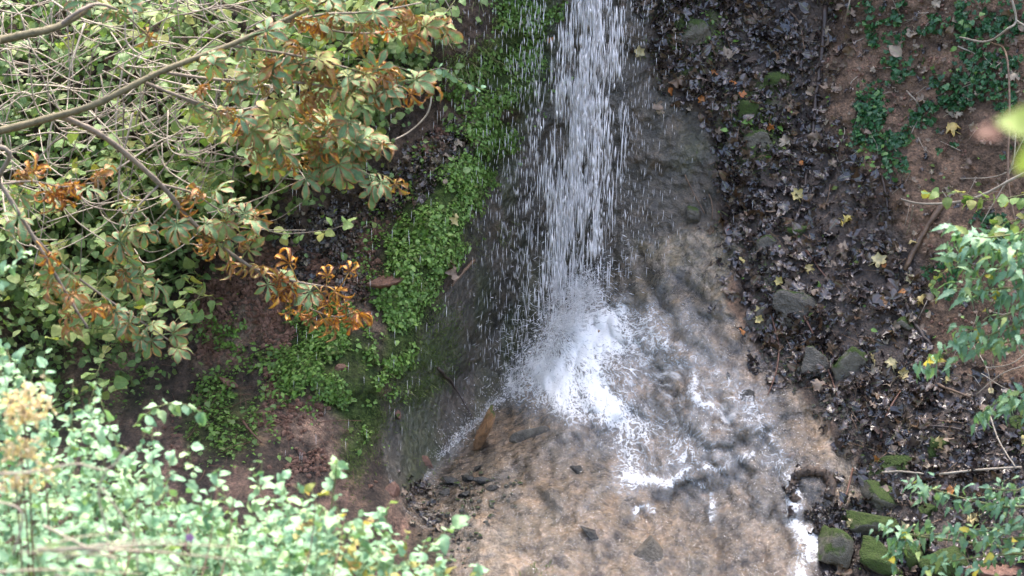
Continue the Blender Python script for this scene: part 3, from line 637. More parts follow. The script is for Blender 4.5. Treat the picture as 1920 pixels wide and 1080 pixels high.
# splash thrown out where it lands
Cs, Ds, Ls, Rs = [], [], [], []
n = 4200; cx = RNG.choice([1085, 1060, 1030, 1000, 1110, 975], n, p=[.28, .22, .18, .12, .12, .08]); cyy = np.interp(cx, [975, 1000, 1030, 1060, 1085, 1110], [705, 680, 640, 600, 560, 540])
ang = RNG.normal(-math.pi / 2, .85, n); dist = RNG.exponential(38, n)
px = cx + np.cos(ang) * dist * .9; py = cyy + np.sin(ang) * dist * .9 + RNG.normal(8, 18, n)
d = np.stack([np.cos(ang), RNG.normal(-.3, .4, n), -np.sin(ang)], -1); d[:, 2] -= RNG.uniform(0, 1.2, n)
add_drops(px, py, np.interp(cx, [975, 1110], [-.42, -.12]) + RNG.normal(0, .08, n), RNG.uniform(.012, .06, n), RNG.gamma(2., .0005, n) + .0004, d)
n = 1000; cx = RNG.uniform(820, 960, n); cyy = np.interp(cx, [820, 960], [865, 735]); ang = RNG.normal(-math.pi / 2, .7, n); dist = RNG.exponential(18, n)
d = np.stack([np.cos(ang), RNG.normal(-.3, .4, n), -np.sin(ang)], -1)
add_drops(cx + np.cos(ang) * dist, cyy + np.sin(ang) * dist, np.interp(cx, [820, 960], [-1.0, -.35]), RNG.uniform(.006, .02, n), RNG.gamma(2., .0006, n) + .0005, d)
V, F = spindles(np.vstack(Cs), np.vstack(Ds), np.concatenate(Ls), np.concatenate(Rs))
tag(link('splash', np_mesh('splash', V, F, None, True, [M_DROP])), 'white spray thrown up where the waterfall strikes the rock', 'spray', kind='stuff')

# ------------------------------------------------------------------ stones
def rock_mat(name, c1, c2, moss, rough=.6, mosslo=.25):
    s = NT(name); tc = s.n('ShaderNodeTexCoord').outputs['Object']; nz = s.noise(24, 5, .65); n2 = s.noise(8, 4, .6)
    c = s.ramp(nz, [(.3, c1), (.7, c2)])
    up = s.n('ShaderNodeSeparateXYZ', i_0=s.n('ShaderNodeNewGeometry').outputs['Normal']).outputs[2]
    mk = s.rng(s.math('ADD', s.math('MULTIPLY', up, .55), s.math('MULTIPLY_ADD', nz, .35, s.math('SUBTRACT', n2, .17))), 1.0 - moss, 1.22 - moss, 0, 1, True)
    mc = s.ramp(s.noise(60, 4, .7), [(.3, (.02, .034, .008)), (.5, (.06, .095, .016)), (.62, (.04, .05, .016)), (.8, (.12, .165, .03))])
    c = s.mix(mk, c, mc)
    s.principled(Base_Color=c, Roughness=s.rng(mk, 0, 1, rough, .95), Normal=s.bump(s.math('ADD', nz, s.math('MULTIPLY', s.noise(95, 3), .6)), .02, .9)); return s.m
R_GREY = rock_mat('grey wet stone', (.06, .053, .04), (.15, .13, .10), .2, .42)
R_GREYGREEN = rock_mat('grey green stone', (.09, .08, .055), (.20, .175, .13), .42, .5)
R_MOSS = rock_mat('mossy stone', (.06, .055, .04), (.14, .12, .09), .85, .6)
R_TAN = rock_mat('tan stone', (.20, .13, .08), (.38, .27, .19), -.2, .5)
R_OCHRE = rock_mat('ochre stone', (.11, .055, .026), (.37, .20, .09), .1, .38)
R_RED = rock_mat('red brown stone', (.13, .06, .04), (.28, .15, .10), -.1, .5)
R_LUMP = rock_mat('rough wet rock', (.07, .06, .045), (.22, .185, .14), -.1, .35)
R_RIM = rock_mat('dark brown rim rock', (.03, .02, .014), (.13, .085, .055), -.3, .4)
R_DARK = rock_mat('black wet stone', (.02, .02, .019), (.07, .065, .055), -.3, .25)
def ico(sub):
    import bmesh
    bm = bmesh.new(); bmesh.ops.create_icosphere(bm, subdivisions=sub, radius=1.0); me = bpy.data.meshes.new('t'); bm.to_mesh(me); bm.free()
    V = np.array([v.co for v in me.vertices]); F = np.array([tuple(p.vertices) for p in me.polygons]); bpy.data.meshes.remove(me); return V, F
ICO = ico(4)
def rock(name, px, py, wpx, hpx, mat, label, depth=.8, ang=0., lift=-.18, seed=None, cuts=10, group=None, cat='rock', wedge=None):
    r = np.random.default_rng(seed if seed is not None else int(px * 7 + py)); V = ICO[0].copy()
    for _ in range(cuts):                                               # flat broken faces
        n = r.normal(size=3); n /= np.linalg.norm(n); h = r.uniform(.42, .8); d = V @ n - h; V -= np.where(d > 0, d, 0)[:, None] * n * .92
    if wedge: V[:, 2] *= np.interp(V[:, 0], [-1, 1], wedge)
    V *= (1 + .22 * fbm(V[:, 0] * 1.7 + seed_(px), V[:, 1] * 1.7, V[:, 2] * 1.7, 3, 5) + .09 * fbm(V[:, 0] * 5, V[:, 1] * 6, V[:, 2] * 6 + seed_(py), 3, 6))[:, None]
    S, N = hit(px, py); ppm = FPX / (S[1] + 15.3)
    sx, sz = wpx / ppm / 2 / .86, hpx / ppm / 2 / .86; sy = depth * (sx + sz) / 2
    V = V * np.array([sx, sy, sz]); c, sn = math.cos(ang), math.sin(ang)
    V = np.stack([V[:, 0] * c - V[:, 2] * sn, V[:, 1], V[:, 0] * sn + V[:, 2] * c], -1)
    me = np_mesh(name, V, ICO[1], None, True, [mat])
    o = link(name, me); o.location = Vector([float(q) for q in (S + N * sy * lift)])
    return tag(o, label, cat, group)
def seed_(v): return (v * .37) % 13
ROCKS = [
 ('mossy_rock',1650,1052,118,64,R_MOSS,'bright green moss covered wedge of rock at the stream edge',.9,-.55),
 ('mossy_rock',1650,985,125,58,R_GREYGREEN,'flat grey boulder with mossy rim above the green moss wedge',.9,-.15),
 ('boulder',1560,1032,92,118,R_GREYGREEN,'big pale brown boulder with a green mossy face beside the white rivulet',.9,.1),
 ('rock',1650,930,84,62,R_GREYGREEN,'rounded olive grey stone lying among wet leaves above the flat boulder',.8,-.1),
 ('mossy_rock',1757,838,66,40,R_MOSS,'small square mossy block among leaves under the right saplings',.9,-.05),
 ('mossy_rock',1665,872,96,36,R_GREYGREEN,'thin tilted mossy slab poking from the leaf litter',.9,.3),
 ('mossy_rock',1742,958,36,30,R_MOSS,'small round moss ball stone behind the lower sapling twig',.9,0),
 ('mossy_rock',1785,1052,110,56,R_MOSS,'low broad mossy stone under the lower sapling leaves',.9,.1),
 ('mossy_rock',1712,1045,44,66,R_MOSS,'narrow upright mossy stone next to the green moss wedge',.9,.1),
 ('rock',1865,1072,110,46,R_RED,'reddish brown bare rock beneath the lower sapling',.9,0),
 ('mossy_rock',1902,802,58,44,R_MOSS,'mossy stone half hidden by twigs below the middle sapling',.9,.2),
 ('rock',1698,606,56,46,R_GREYGREEN,'dark greenish stone beside the ochre stone in the leaf slope',.8,.1),
 ('rock',1657,566,50,38,R_OCHRE,'square ochre stone lying in the wet leaf slope',.8,-.1),
 ('rock',1680,625,36,16,R_OCHRE,'thin ochre flake of stone under the square ochre stone',.8,-.6),
 ('rock',1600,690,84,100,R_GREYGREEN,'large grey green slab between the apron and the leaf slope',.35,.1),
 ('rock',1500,585,118,90,R_GREY,'broad dark grey slab at the upper edge of the apron',.3,-.2),
 ('rock',1410,605,76,64,R_GREY,'dark grey blocky stone at the rim of the wet apron',.4,.1),
 ('rock',1525,700,60,90,R_GREY,'upright dark stone wedged beside the grey green slab',.35,.2),
 ('mossy_rock',1495,432,44,26,R_MOSS,'cushion of bright moss on a stone in the dark leaves',.9,0),
 ('mossy_rock',1462,155,52,56,R_MOSS,'mossy knob of rock high on the leaf slope',.8,.1),
 ('mossy_rock',1408,212,46,58,R_MOSS,'mossy rib of rock beside the cliff edge',.8,0),
 ('mossy_rock',1425,262,58,46,R_GREYGREEN,'mossy grey stone beneath the mossy rib',.8,.1),
 ('mossy_rock',1300,62,66,76,R_GREYGREEN,'mossy bulge of rock beside the top of the waterfall',.6,.2),
 ('rock',1302,404,46,42,R_GREY,'round grey stone stuck at the foot of the cliff',.8,0),
 ('rock',1440,460,44,38,R_GREY,'small grey stone in leaves above the apron corner',.8,.3),
 ('stone',1080,880,26,22,R_DARK,'small round black stone on the apron below the foam',.9,0),
 ('stone',1106,998,46,22,R_DARK,'dark pointed stone lying on the lower apron',.9,-.6),
 ('rock',1215,1032,80,74,R_LUMP,'dark greenish hump of rock at the bottom of the apron',.7,0),
 ('rock',1000,815,90,56,R_LUMP,'rough dark wet hump of the apron left of the foam',.35,.1),
 ('stone',1124,621,28,18,R_TAN,'brown pebble standing in the white foam',.9,0),
 ('stone',1482,857,18,22,R_TAN,'pale tan pebble above the ring of debris',.9,0),
 ('stone',1400,742,30,26,R_DARK,'dark green pebble at the right rim of the apron',.9,0),
 ('rock',800,868,40,34,R_RED,'red brown stone at the foot of the left buttress',.8,.9),
 ('stone',738,922,34,40,R_RED,'rusty red stone behind the shrub tips',.8,.3),
 ('stone',746,775,12,40,R_RED,'thin upright red brown splinter on the wet wall',.8,.45),
 ('rock',726,522,76,26,R_RED,'brown tongue of rock sticking out of the green creeping plants',.9,.15),
 ('rock',770,548,54,20,R_GREY,'grey flat stone below the brown tongue of rock',.9,-.5),
 ('stone',432,716,52,14,R_RED,'flat reddish stone on the left earth bank',.9,-.3),
 ('stone',640,690,26,22,R_RED,'small brown stone in the lower green patch',.8,.2),
]
for a in ROCKS: rock(*a[:7], depth=a[7], ang=a[8], lift=.08 if a[2] > 900 and a[1] > 1500 else -.18)
rock('rock', 907, 832, 34, 122, R_OCHRE, 'long orange ochre rock leaning at the foot of the fall', depth=.8, ang=-.45, lift=.6, cuts=22, seed=5)
for k, (px, py, sz) in enumerate([(850,905,40),(880,898,34),(905,905,36),(835,925,28),(925,915,26),(870,930,30),(895,880,20)]):
    rock('stone', px, py, sz, sz * .5, R_DARK, 'flat black wet stone chip piled below the ochre rock', ang=-.2 + .15 * k, lift=.3, group='black stone chips below the ochre rock')

# ------------------------------------------------------------------ sticks and bare twigs lying on the slopes
def stick(pts, r0, r1, mat, label, off=.012, name='stick', cat='stick', group=None, lift_mid=0.):
    P = []
    for i, (px, py) in enumerate(pts):
        S, N = hit(min(max(px, -60), 1980), min(max(py, -60), 1130)); P.append(S + N * (off + r0 * .6 + lift_mid * (0 < i < len(pts) - 1)))
    P = spline(P, 5); c = P[0].copy(); P = P - c + RNG.normal(0, r0 * .15, P.shape); V, F = tube(P, r0, r1, 7, .15, pts[0][0])
    o = link(name, clean_mesh(name, V, F, [mat])); o.location = Vector([float(q) for q in c]); return tag(o, label, cat, group)
stick([(1552,8),(1541,100),(1533,190),(1524,264)], .021, .012, M_DARKSTICK, 'long dark wet stick lying straight down the leaf slope')
stick([(1618,175),(1608,215),(1600,250)], .010, .006, M_DARKSTICK, 'short thin dark stick below the ivy edge')
stick([(1768,380),(1735,432),(1696,508)], .022, .018, M_BROWNSTICK, 'brown split stick leaning on the soil bank above the leaves')
stick([(815,688),(848,728),(888,788)], .012, .007, M_DARKSTICK, 'dark bent stick hanging on the wet wall above the ochre rock', .02)
stick([(1698,572),(1718,610),(1745,650)], .017, .012, M_DARKSTICK, 'dark rotten stick below the ochre stone')
stick([(1284,326),(1298,356),(1322,402)], .005, .004, M_BROWNSTICK, 'thin bent twig on the bare cliff beside the waterfall')
stick([(1330,365),(1336,385),(1337,410)], .005, .004, M_BROWNSTICK, 'tiny twig by the round grey stone')
stick([(1448,590),(1458,650),(1452,700),(1440,745)], .006, .004, M_STEMRED, 'thin reddish twig drooping over the apron rim', .03)
stick([(1508,592),(1538,650),(1555,700),(1572,745)], .007, .004, M_STEMRED, 'long thin brown twig crossing the dark slab')
stick([(1768,893),(1840,890),(1912,886)], .008, .007, M_DEAD, 'straight pale peeled stick above the lower sapling', .05)
stick([(1650,892),(1692,892),(1738,894)], .007, .006, M_DEAD, 'short pale peeled stick beside the olive stone', .05)
stick([(1860,790),(1876,840),(1902,890)], .006, .004, M_DEAD, 'thin pale twig slanting down to the peeled stick', .06)
stick([(1650,822),(1662,780),(1688,735)], .008, .005, M_STEMRED, 'reddish twig rising from the leaves beside the apron')
stick([(1755,725),(1785,735),(1818,752)], .010, .007, M_BROWNSTICK, 'crooked brown stick in the dark litter under the saplings', .03)
stick([(1730,800),(1790,805),(1845,825)], .009, .006, M_DARKSTICK, 'dark stick lying across the litter above the mossy block')
stick([(1490,420),(1505,380),(1512,320)], .014, .010, M_DARKSTICK, 'short thick dark stick above the moss cushion')
stick([(880,486),(862,505),(838,532)], .012, .009, M_BROWNSTICK, 'short grey brown stick caught on the green ridge', .03)
stick([(455,795),(470,812),(492,838)], .008, .006, M_STEMRED, 'red brown stick on the lower left bank', .03)
stick([(1600,880),(1585,935),(1560,965)], .007, .004, M_STEMRED, 'thin twig beside the ring of debris')
stick([(1470,15),(1500,45),(1512,110)], .006, .004, M_BROWNSTICK, 'thin twig among the highest dark leaves')
stick([(1700,170),(1725,205),(1712,250)], .006, .004, M_DEAD, 'pale crooked twig lying among the ivy', .02)
stick([(1795,85),(1830,110),(1815,150)], .006, .004, M_DEAD, 'pale twig on the soil below the top ivy', .02)
stick([(1510,470),(1540,510),(1568,545)], .006, .004, M_STEMRED, 'thin twig among leaves above the dark slab')
stick([(1655,330),(1664,370),(1668,410)], .008, .006, M_DARKSTICK, 'dark root stub in the bare soil')
# arching twigs that stand clear of the bank
def free_stem(pts, r0, r1, mat, label, name='twig', cat='twig', group=None):
    P = spline([at(*p) for p in pts], 7); c = P[0].copy(); V, F = tube(P - c, r0, r1, 6, .12, pts[0][0]); o = link(name, clean_mesh(name, V, F, [mat])); o.location = Vector([float(q) for q in c]); return tag(o, label, cat, group)
free_stem([(1684,372,-.05),(1730,382,-.5),(1800,378,-.8),(1850,362,-.9),(1900,335,-1.0),(1990,290,-1.1)], .007, .010, M_DEAD, 'long pale twig arching over the bare soil bank')
free_stem([(1858,80,-.05),(1886,100,-.5),(1893,200,-.7),(1890,330,-.9),(1905,420,-1.0),(1930,480,-1.0)], .007, .009, M_BROWNSTICK, 'tall brown stem standing upright before the ivy bank')
free_stem([(1800,70,.1),(1850,78,-.3),(1888,55,-.5),(1905,38,-.5),(1895,-10,-.5)], .007, .008, M_DEAD, 'pale forked twig at the top of the ivy bank')
free_stem([(1905,38,-.5),(1925,50,-.5),(1990,80,-.6)], .007, .008, M_DEAD, 'pale side shoot meeting the forked twig')
free_stem([(1597,-15,.5),(1590,15,.5),(1584,40,.65)], .006, .004, M_DEAD, 'tiny white twig stub at the top of the bare soil')
free_stem([(1700,440,-.25),(1708,410,-.4),(1712,385,-.5)], .004, .005, M_DEAD, 'thin stalk hanging from the arching pale twig')
for k, pt in enumerate([[(1905,250,-.6),(1895,320,-.7),(1840,420,-.7)],[(1930,240,-.7),(1900,300,-.7),(1880,360,-.6)],[(1925,300,-.7),(1870,330,-.6),(1800,335,-.4)],[(1940,680,-1.4),(1880,700,-1.4),(1830,740,-1.3)],[(1945,640,-1.4),(1900,680,-1.4),(1850,690,-1.2)],[(1950,740,-1.5),(1890,730,-1.4),(1840,700,-1.3)],[(1820,640,-1.0),(1850,690,-1.2),(1860,740,-1.2)]]):
    free_stem(pt, .004, .003, M_DEAD, 'wiry dry stem tangled among the right hand saplings', group='wiry dry stems on the right bank')

# ------------------------------------------------------------------ fallen leaves
CUT = {'lying','with','at','in','beside','between','above','under','below','among','on','of','stuck','standing','poking','leaning','next','behind','half','drooping','crossing','slanting','rising','caught','hanging','meeting','sticking','piled','wedged','beneath','covered','by'}
LAND = []
for o in list(COL.objects):
    if o.parent is None and o.get('category') in ('rock', 'stick', 'twig') and not o.get('group'):
        ws = []
        for wd_ in o['label'].split():
            if wd_ in CUT and len(ws) >= 2: break
            ws.append(wd_)
        if len(ws) <= 6: LAND.append((np.array(o.location), ' '.join(ws)))
def near_mark(p):
    return min(LAND, key=lambda l: float(np.linalg.norm(l[0] - p)))[1]
def leafset(mats, seeds, R, **kw): return [lobed_leaf(sd, m, R, **kw) for m in mats for sd in seeds]
T_DARK = leafset([M_LDARK], range(1, 8), .062, crumple=.42) + [simple_leaf(50 + i, M_LDARK, .085, .32, ovate, .3, .3, .35, .1) for i in range(3)]
T_TAN = leafset([M_LTAN], range(21, 26), .058, crumple=.4) + [simple_leaf(60 + i, M_LTAN, .08, .33, ovate, .3, .4, .3, .1) for i in range(2)]
T_YEL = leafset([M_LYEL], range(31, 34), .055, crumple=.4) + [simple_leaf(65, M_LYEL, .07, .35, ovate, .3, .3, .3, .1)]
T_ORA = leafset([M_LORA], range(41, 43), .042, crumple=.4) + [simple_leaf(66, M_LORA, .06, .35, ovate, .3, .4, .3, .1)]
def litter_M(S, N, s=1.0, up=.012, rough=.45):
    n = N + rv(rough); n[1] = min(n[1], -.05); n /= np.linalg.norm(n); d = np.cross(n, rv()); return frame(S + N * up, d, n, s, random.choice((1, -1)))
LEAFSOIL = [(1555,-600),(2400,-600),(2400,800),(1960,740),(1760,690),(1700,610),(1725,530),(1700,440),(1650,350),(1570,290),(1530,200)]
def fallen(T, S, N, n, label, group, smin=.7, smax=1.25, up=.018, rough=.45):
    for i in range(n):
        o = link('fallen_leaf', random.choice(T), None, litter_M(S[i], N[i], random.uniform(smin, smax), up + random.random() * .012, rough)); tag(o, ('large ' if o.scale.x > 1.15 else 'small ' if o.scale.x < .85 else '') + label + ' near the ' + near_mark(S[i]), 'leaf', group)
vis = lambda S, px, py: (px > -20) & (px < 1940) & (py > -20) & (py < 1100)
UPB = [(1200,-80),(1560,-80),(1550,60),(1530,200),(1570,290),(1650,350),(1660,420),(1372,420),(1350,330),(1330,215),(1255,160)]
LOB = [(1372,420),(1660,420),(1725,530),(1700,610),(1760,690),(1960,740),(2100,1160),(1540,1160),(1540,990),(1615,920),(1600,850),(1545,765),(1430,690),(1372,520)]
S, N = scatter(70, UPB, vis); fallen(T_DARK, S, N, 70, 'dark wet leaf in the litter', 'dark leaves on the leaf slope', .85, 1.35)
S, N = scatter(100, LOB, vis); fallen(T_DARK, S, N, 100, 'dark wet leaf in the litter', 'dark leaves on the leaf slope', .85, 1.35)
S, N = scatter(48, LEAFSOIL, vis); fallen(T_TAN, S, N, 48, 'dry tan leaf on bare soil', 'tan leaves on the soil bank', .8, 1.2, .02)
S, N = scatter(26, [UPB, LOB], vis); fallen(T_TAN, S, N, 26, 'pale tan leaf on dark litter', 'tan leaves on the dark litter', .7, 1.1, .035)
S, N = scatter(18, LOB, vis); fallen(T_YEL, S, N, 18, 'yellow leaf on dark litter', 'yellow leaves on the dark litter', .7, 1.1, .04)
S, N = scatter(12, [UPB, LOB], vis); fallen(T_ORA, S, N, 12, 'orange leaf on dark litter', 'orange leaves on the dark litter', .7, 1.1, .04)
for T, px, py, sc, lab in ((T_YEL, 1640, 500, 1.3, 'large yellow lobed leaf below the brown split stick'), (T_YEL, 1585, 420, 1.3, 'yellow maple leaf beside the moss cushion'), (T_YEL, 1705, 465, 1.1, 'cream pointed leaf by the foot of the brown split stick'), (T_YEL, 1725, 575, 1.2, 'ragged yellow leaf under the sapling tip'),
                           (T_YEL, 1790, 255, 1.3, 'bright yellow curled leaf under the ivy'), (T_TAN, 1690, 110, 1.5, 'large tan leaf on bare soil between ivy sprays'), (T_ORA, 1247, 165, 1.1, 'orange brown leaf stuck on the cliff edge'), (T_ORA, 1308, 188, 1.0, 'small rust leaf on the cliff beside the mossy rib'),
                           (T_YEL, 1192, 108, 1.0, 'cream leaf caught at the right of the falling water'), (T_TAN, 1378, 372, 1.3, 'orange tan leaf at the corner of the cliff foot'), (T_TAN, 1225, 195, .9, 'tiny tan leaf beside the falling water'), (T_YEL, 838, 405, .9, 'cream leaf resting in the green ridge'),
                           (T_TAN, 830, 500, 1.5, 'grey brown lobed leaf on the green ridge'), (T_ORA, 1020, 68, .9, 'rusty leaf beside the left edge of the fall'), (T_TAN, 1480, 560, 1.2, 'tan star shaped leaf on the dark slab'), (T_YEL, 1500, 378, 1.1, 'pale yellow leaf above the moss cushion'), (T_TAN, 1542, 735, 1.2, 'pale curled leaf at the apron rim'), (T_ORA, 1385, 635, .9, 'red brown leaf on the blocky stone')):
    S, N = hit(px, py); tag(link('fallen_leaf', random.choice(T), None, litter_M(S, N, sc, .05, .25)), lab, 'leaf')
S, N = hit(1368, 438); tag(link('fallen_leaf', simple_leaf(99, M_LRED, .05, .42, rnd_, .1, .3, .1, .05), None, frame(S + N * .05, (.3, 0, -1), N, 1.0)), 'vivid orange red oval leaf at the corner of the apron', 'leaf')
# the rest of the litter
T_BRN = leafset([M_LBROWN], range(51, 55), .058, crumple=.45) + [simple_leaf(85 + i, M_LBROWN, .08, .32, ovate, .3, .3, .35, .1) for i in range(2)]
S, N = scatter(5200, [UPB, LOB, [(1500,-600),(1240,-600),(1200,0),(1560,0)]], lambda S, px, py: .35 + .65 * sstep(-.25, .2, fbm(S[:, 0] * 4.5, S[:, 2] * 4.5, 0, 3, 95)), 0, 24); n = len(S)
Tm = T_DARK + T_TAN[:3] + T_BRN
mats4 = [litter_M(S[i], N[i], random.choice((random.uniform(.3, .7), random.uniform(.6, 1.3))), random.uniform(.0, .025), .5) for i in range(n)]
tag(link('leaf_litter', merged('leaf_litter', Tm, mats4, [random.randrange(len(T_DARK)) if random.random() < .8 else len(T_DARK) + random.randrange(3 + len(T_BRN)) for _ in range(n)])), 'mat of wet dark leaf litter over the slope right of the waterfall', 'leaf litter', kind='stuff')
S, N = scatter(1300, LEAFSOIL); mats4 = [litter_M(S[i], N[i], random.uniform(.18, .6), .012, .5) for i in range(len(S))]
tag(link('dry_litter', merged('dry_litter', T_TAN + T_DARK, mats4, [random.randrange(len(T_TAN) + 4) for _ in S])), 'scraps of dry brown leaf scattered over the bare soil bank', 'leaf litter', kind='stuff')
S, N = scatter(900, [[(520,420),(640,380),(720,330),(860,220),(880,300),(700,420),(680,560),(560,560)], [(740,900),(800,900),(850,1000),(800,1000)]])
mats4 = [litter_M(S[i], N[i], random.uniform(.35, .8), .01, .4) for i in range(len(S))]
tag(link('bank_debris', merged('bank_debris', T_DARK + T_TAN, mats4, [random.randrange(len(T_DARK) + len(T_TAN)) if random.random() < .4 else random.randrange(len(T_DARK)) for _ in S])), 'brown leaf scraps and crumbs stuck on the left earth bank', 'leaf litter', kind='stuff')
# ring of debris caught on the apron
A_ = np.linspace(-.5, 3.9, 40); arc = []
for a in A_:
    S, N = hit(1522 + math.cos(a) * 36, 922 - math.sin(a) * 33); arc.append(S + N * .03)
arc = np.array(arc); V, F = tube(arc, .032, .028, 12, .25, 3.); V = V + (fbm(V[:, 0] * 22, V[:, 1] * 22, V[:, 2] * 22, 3, 171) * .022)[:, None] * np.array([.4, -1, .6])
tag(link('rock', clean_mesh('rock', V, F, [R_RIM])), 'round hollowed dark brown rim of rock on the pale apron', 'rock')
ring = []
for k in range(130):
    a = random.uniform(-.5, 3.9); rr = random.gauss(1, .14); px, py = 1522 + math.cos(a) * 36 * rr, 922 - math.sin(a) * 33 * rr
    if k > 70: px, py = random.gauss(1548, 22), random.gauss(968, 8)
    S, N = hit(px, py); ring.append(litter_M(S, N, random.uniform(.25, .5), random.uniform(.03, .07), .9))
dr = merged('debris_ring', T_DARK, ring, [random.randrange(len(T_DARK)) for _ in ring]); tag(link('debris_ring', dr), 'dark ring of rotting leaves and twigs caught on the pale apron', 'debris', kind='stuff')

# ------------------------------------------------------------------ creeping plants and moss on the buttress
T_CREEP = [simple_leaf(70 + i, M_CREEP, .018, .46, rnd_, .3, .3, .1, .15, 3, 1) for i in range(3)] + [simple_leaf(73, M_CREEP, .034, .34, ovate, .4, .3, .1, .15, 3, 1), simple_leaf(74, M_MOSSLEAF, .026, .4, rnd_, .3, .3, .1, .15, 3, 1)]
T_MOSS = [simple_leaf(75 + i, M_MOSSLEAF, .03, .16, lance, .5, .2, .1, .05, 2, 1) for i in range(2)]
def cover(name, polys, n, T, label, cat, up=(.0, .035), size=(.5, 1.4), tiltup=.5, dens=None):
    S, N = scatter(n, polys, dens, 0, 20); Ms = []
    for i in range(len(S)):
        nn = N[i] + np.array([0, 0, tiltup]) + rv(.42); d = np.cross(nn, rv()); Ms.append(frame(S[i] + N[i] * random.uniform(*up), d, nn, random.uniform(*size)))
    tag(link(name, merged(name, T, Ms, [random.randrange(len(T)) for _ in Ms])), label, cat, kind='stuff')
clump = lambda S, px, py: sstep(-.28, .3, fbm(S[:, 0] * 7, S[:, 2] * 7, 0, 3, 77))
cover('creeping_plant', CREEP1, 3600, T_CREEP, 'small leaved green creeping plants left of the top of the fall', 'ground cover', dens=clump)
cover('creeping_plant', CREEP2, 13000, T_CREEP, 'bright green carpet of tiny leaves running down the buttress ridge', 'ground cover', (.0, .045), dens=clump)
cover('creeping_plant', CREEP3, 7500, T_CREEP, 'green clump of tiny leaves low on the left buttress', 'ground cover', (.0, .05), dens=clump)
cover('creeping_plant', CREEP4, 900, T_CREEP, 'sparse green creeping plants low on the left bank', 'ground cover', dens=clump)
cover('creeping_plant', [[(840,150),(900,190),(900,260),(860,330),(820,300)], [(620,560),(690,600),(700,660),(640,640)], [(360,600),(480,590),(470,680)]], 1500, T_CREEP, 'scattered green seedlings on the brown bank beside the ridge', 'ground cover', dens=clump)
cover('creeping_plant', [[(1420,215),(1450,225),(1440,262),(1415,255)], [(1590,250),(1640,270),(1620,300)], [(1320,40),(1350,60),(1340,80),(1310,60)]], 160, T_CREEP, 'few bright seedlings beside the mossy rib of rock', 'ground cover', size=(.9, 1.8))
cover('moss', [MOSSP, MOSSR, MOSSR2], 9000, T_MOSS, 'olive moss on the damp rock beside the wet wall', 'moss', (.0, .012), (.5, 1.0), .2)

# ------------------------------------------------------------------ ivy on the soil bank
T_IVY = [lobed_leaf(80 + i, M_IVY, .031, 3 + 2 * (i % 2), .22, .35, False) for i in range(4)]
def ivy(poly, n, label):
    S, N = scatter(n, poly, lambda S, px, py: sstep(-.2, .3, fbm(S[:, 0] * 6, S[:, 2] * 6, 0, 3, 78)))
    c = S.mean(0); c, cn = surf(c[0], c[2]); c = c[0]; t = thing('ivy', c, label, 'ivy')
    order = np.argsort(S[:, 2])[::-1]; S, N = S[order], N[order]
    for k in range(max(3, n // 22)):
        i = random.randrange(len(S)); a = S[i] + N[i] * .015; j = int(np.argsort(np.linalg.norm(S - S[i], axis=1))[min(len(S) - 1, 18)]); b = S[j] + N[j] * .015
        m = (a + b) / 2; mm, mn = surf(m[0], m[2]); stem_obj('stem', [a, mm[0] + mn[0] * .02, b], .003, .002, M_STEMRED, t, 4, 3)
    for i in range(len(S)):
        nn = N[i] + np.array([0, -.1, .35]) + rv(.3); d = np.array([0, 0, -1]) + rv(.7)
        link('leaf', random.choice(T_IVY), t, frame(S[i] + N[i] * random.uniform(.015, .05), d, nn, random.uniform(.6, 1.15)))
ivy([(1605,175),(1690,130),(1760,160),(1750,240),(1690,250),(1610,240)], 250, 'thick trailing ivy patch beside the leaf slope')
ivy([(1610,235),(1700,245),(1720,300),(1690,335),(1650,330),(1625,290)], 170, 'lower tongue of ivy hanging under the thick patch')
ivy([(1700,15),(1790,0),(1810,60),(1740,80)], 110, 'small ivy spray at the top of the soil bank')
ivy([(1790,60),(1850,40),(1925,0),(2000,60),(1990,130),(1900,130),(1830,110)], 230, 'ivy trails in the upper corner of the bank behind the pale forked twig')
ivy([(1740,130),(1830,110),(1890,150),(1890,240),(1790,250),(1740,210)], 230, 'loose ivy strand between the bank centre and the upright brown stem')
ivy([(1895,130),(2000,120),(2000,260),(1900,230)], 90, 'ivy behind the upper part of the upright brown stem')
ivy([(1645,20),(1700,40),(1690,105),(1640,110)], 70, 'light ivy tuft next to the large tan leaf')
ivy([(1840,400),(1930,420),(1930,480),(1850,480)], 90, 'ivy scraps behind the upper sapling')
ivy([(1740,500),(1800,490),(1800,610),(1740,600)], 60, 'few ivy seedlings below the upper sapling')
# crumbs of stone and earth
PEB = ico(1)
def crumbs(name, polys, n, mat, label, r=(.004, .016), dens=None):
    S, N = scatter(n, polys, dens); Vs = []; Fs = []
    for i in range(len(S)):
        v = PEB[0] * RNG.uniform(.55, 1.25, (len(PEB[0]), 1)) * RNG.uniform(.6, 1.3, 3) * RNG.uniform(*r); Vs.append(v + S[i] + N[i] * .004); Fs.append(PEB[1] + i * len(v))
    tag(link(name, np_mesh(name, np.vstack(Vs), np.vstack(Fs), None, False, [mat])), label, 'gravel', kind='stuff')
cl2 = lambda S, px, py: sstep(-.1, .35, fbm(S[:, 0] * 4, S[:, 2] * 4, 0, 3, 177))
crumbs('earth_crumbs', [[(330,560),(700,380),(860,200),(900,240),(720,420),(700,600),(560,600),(520,720),(640,800),(700,900),(600,940),(330,880)]], 3200, R_RED, 'crumbs of red brown earth on the left bank', (.004, .022), cl2)
crumbs('soil_crumbs', [LEAFSOIL], 1700, R_RED, 'small brown crumbs of soil on the bare right bank', (.004, .016), cl2)
crumbs('gravel', [[(740,900),(900,870),(980,900),(960,960),(900,1000),(870,1090),(800,1000)]], 160, R_GREY, 'dark gravel at the foot of the left buttress', (.006, .022))
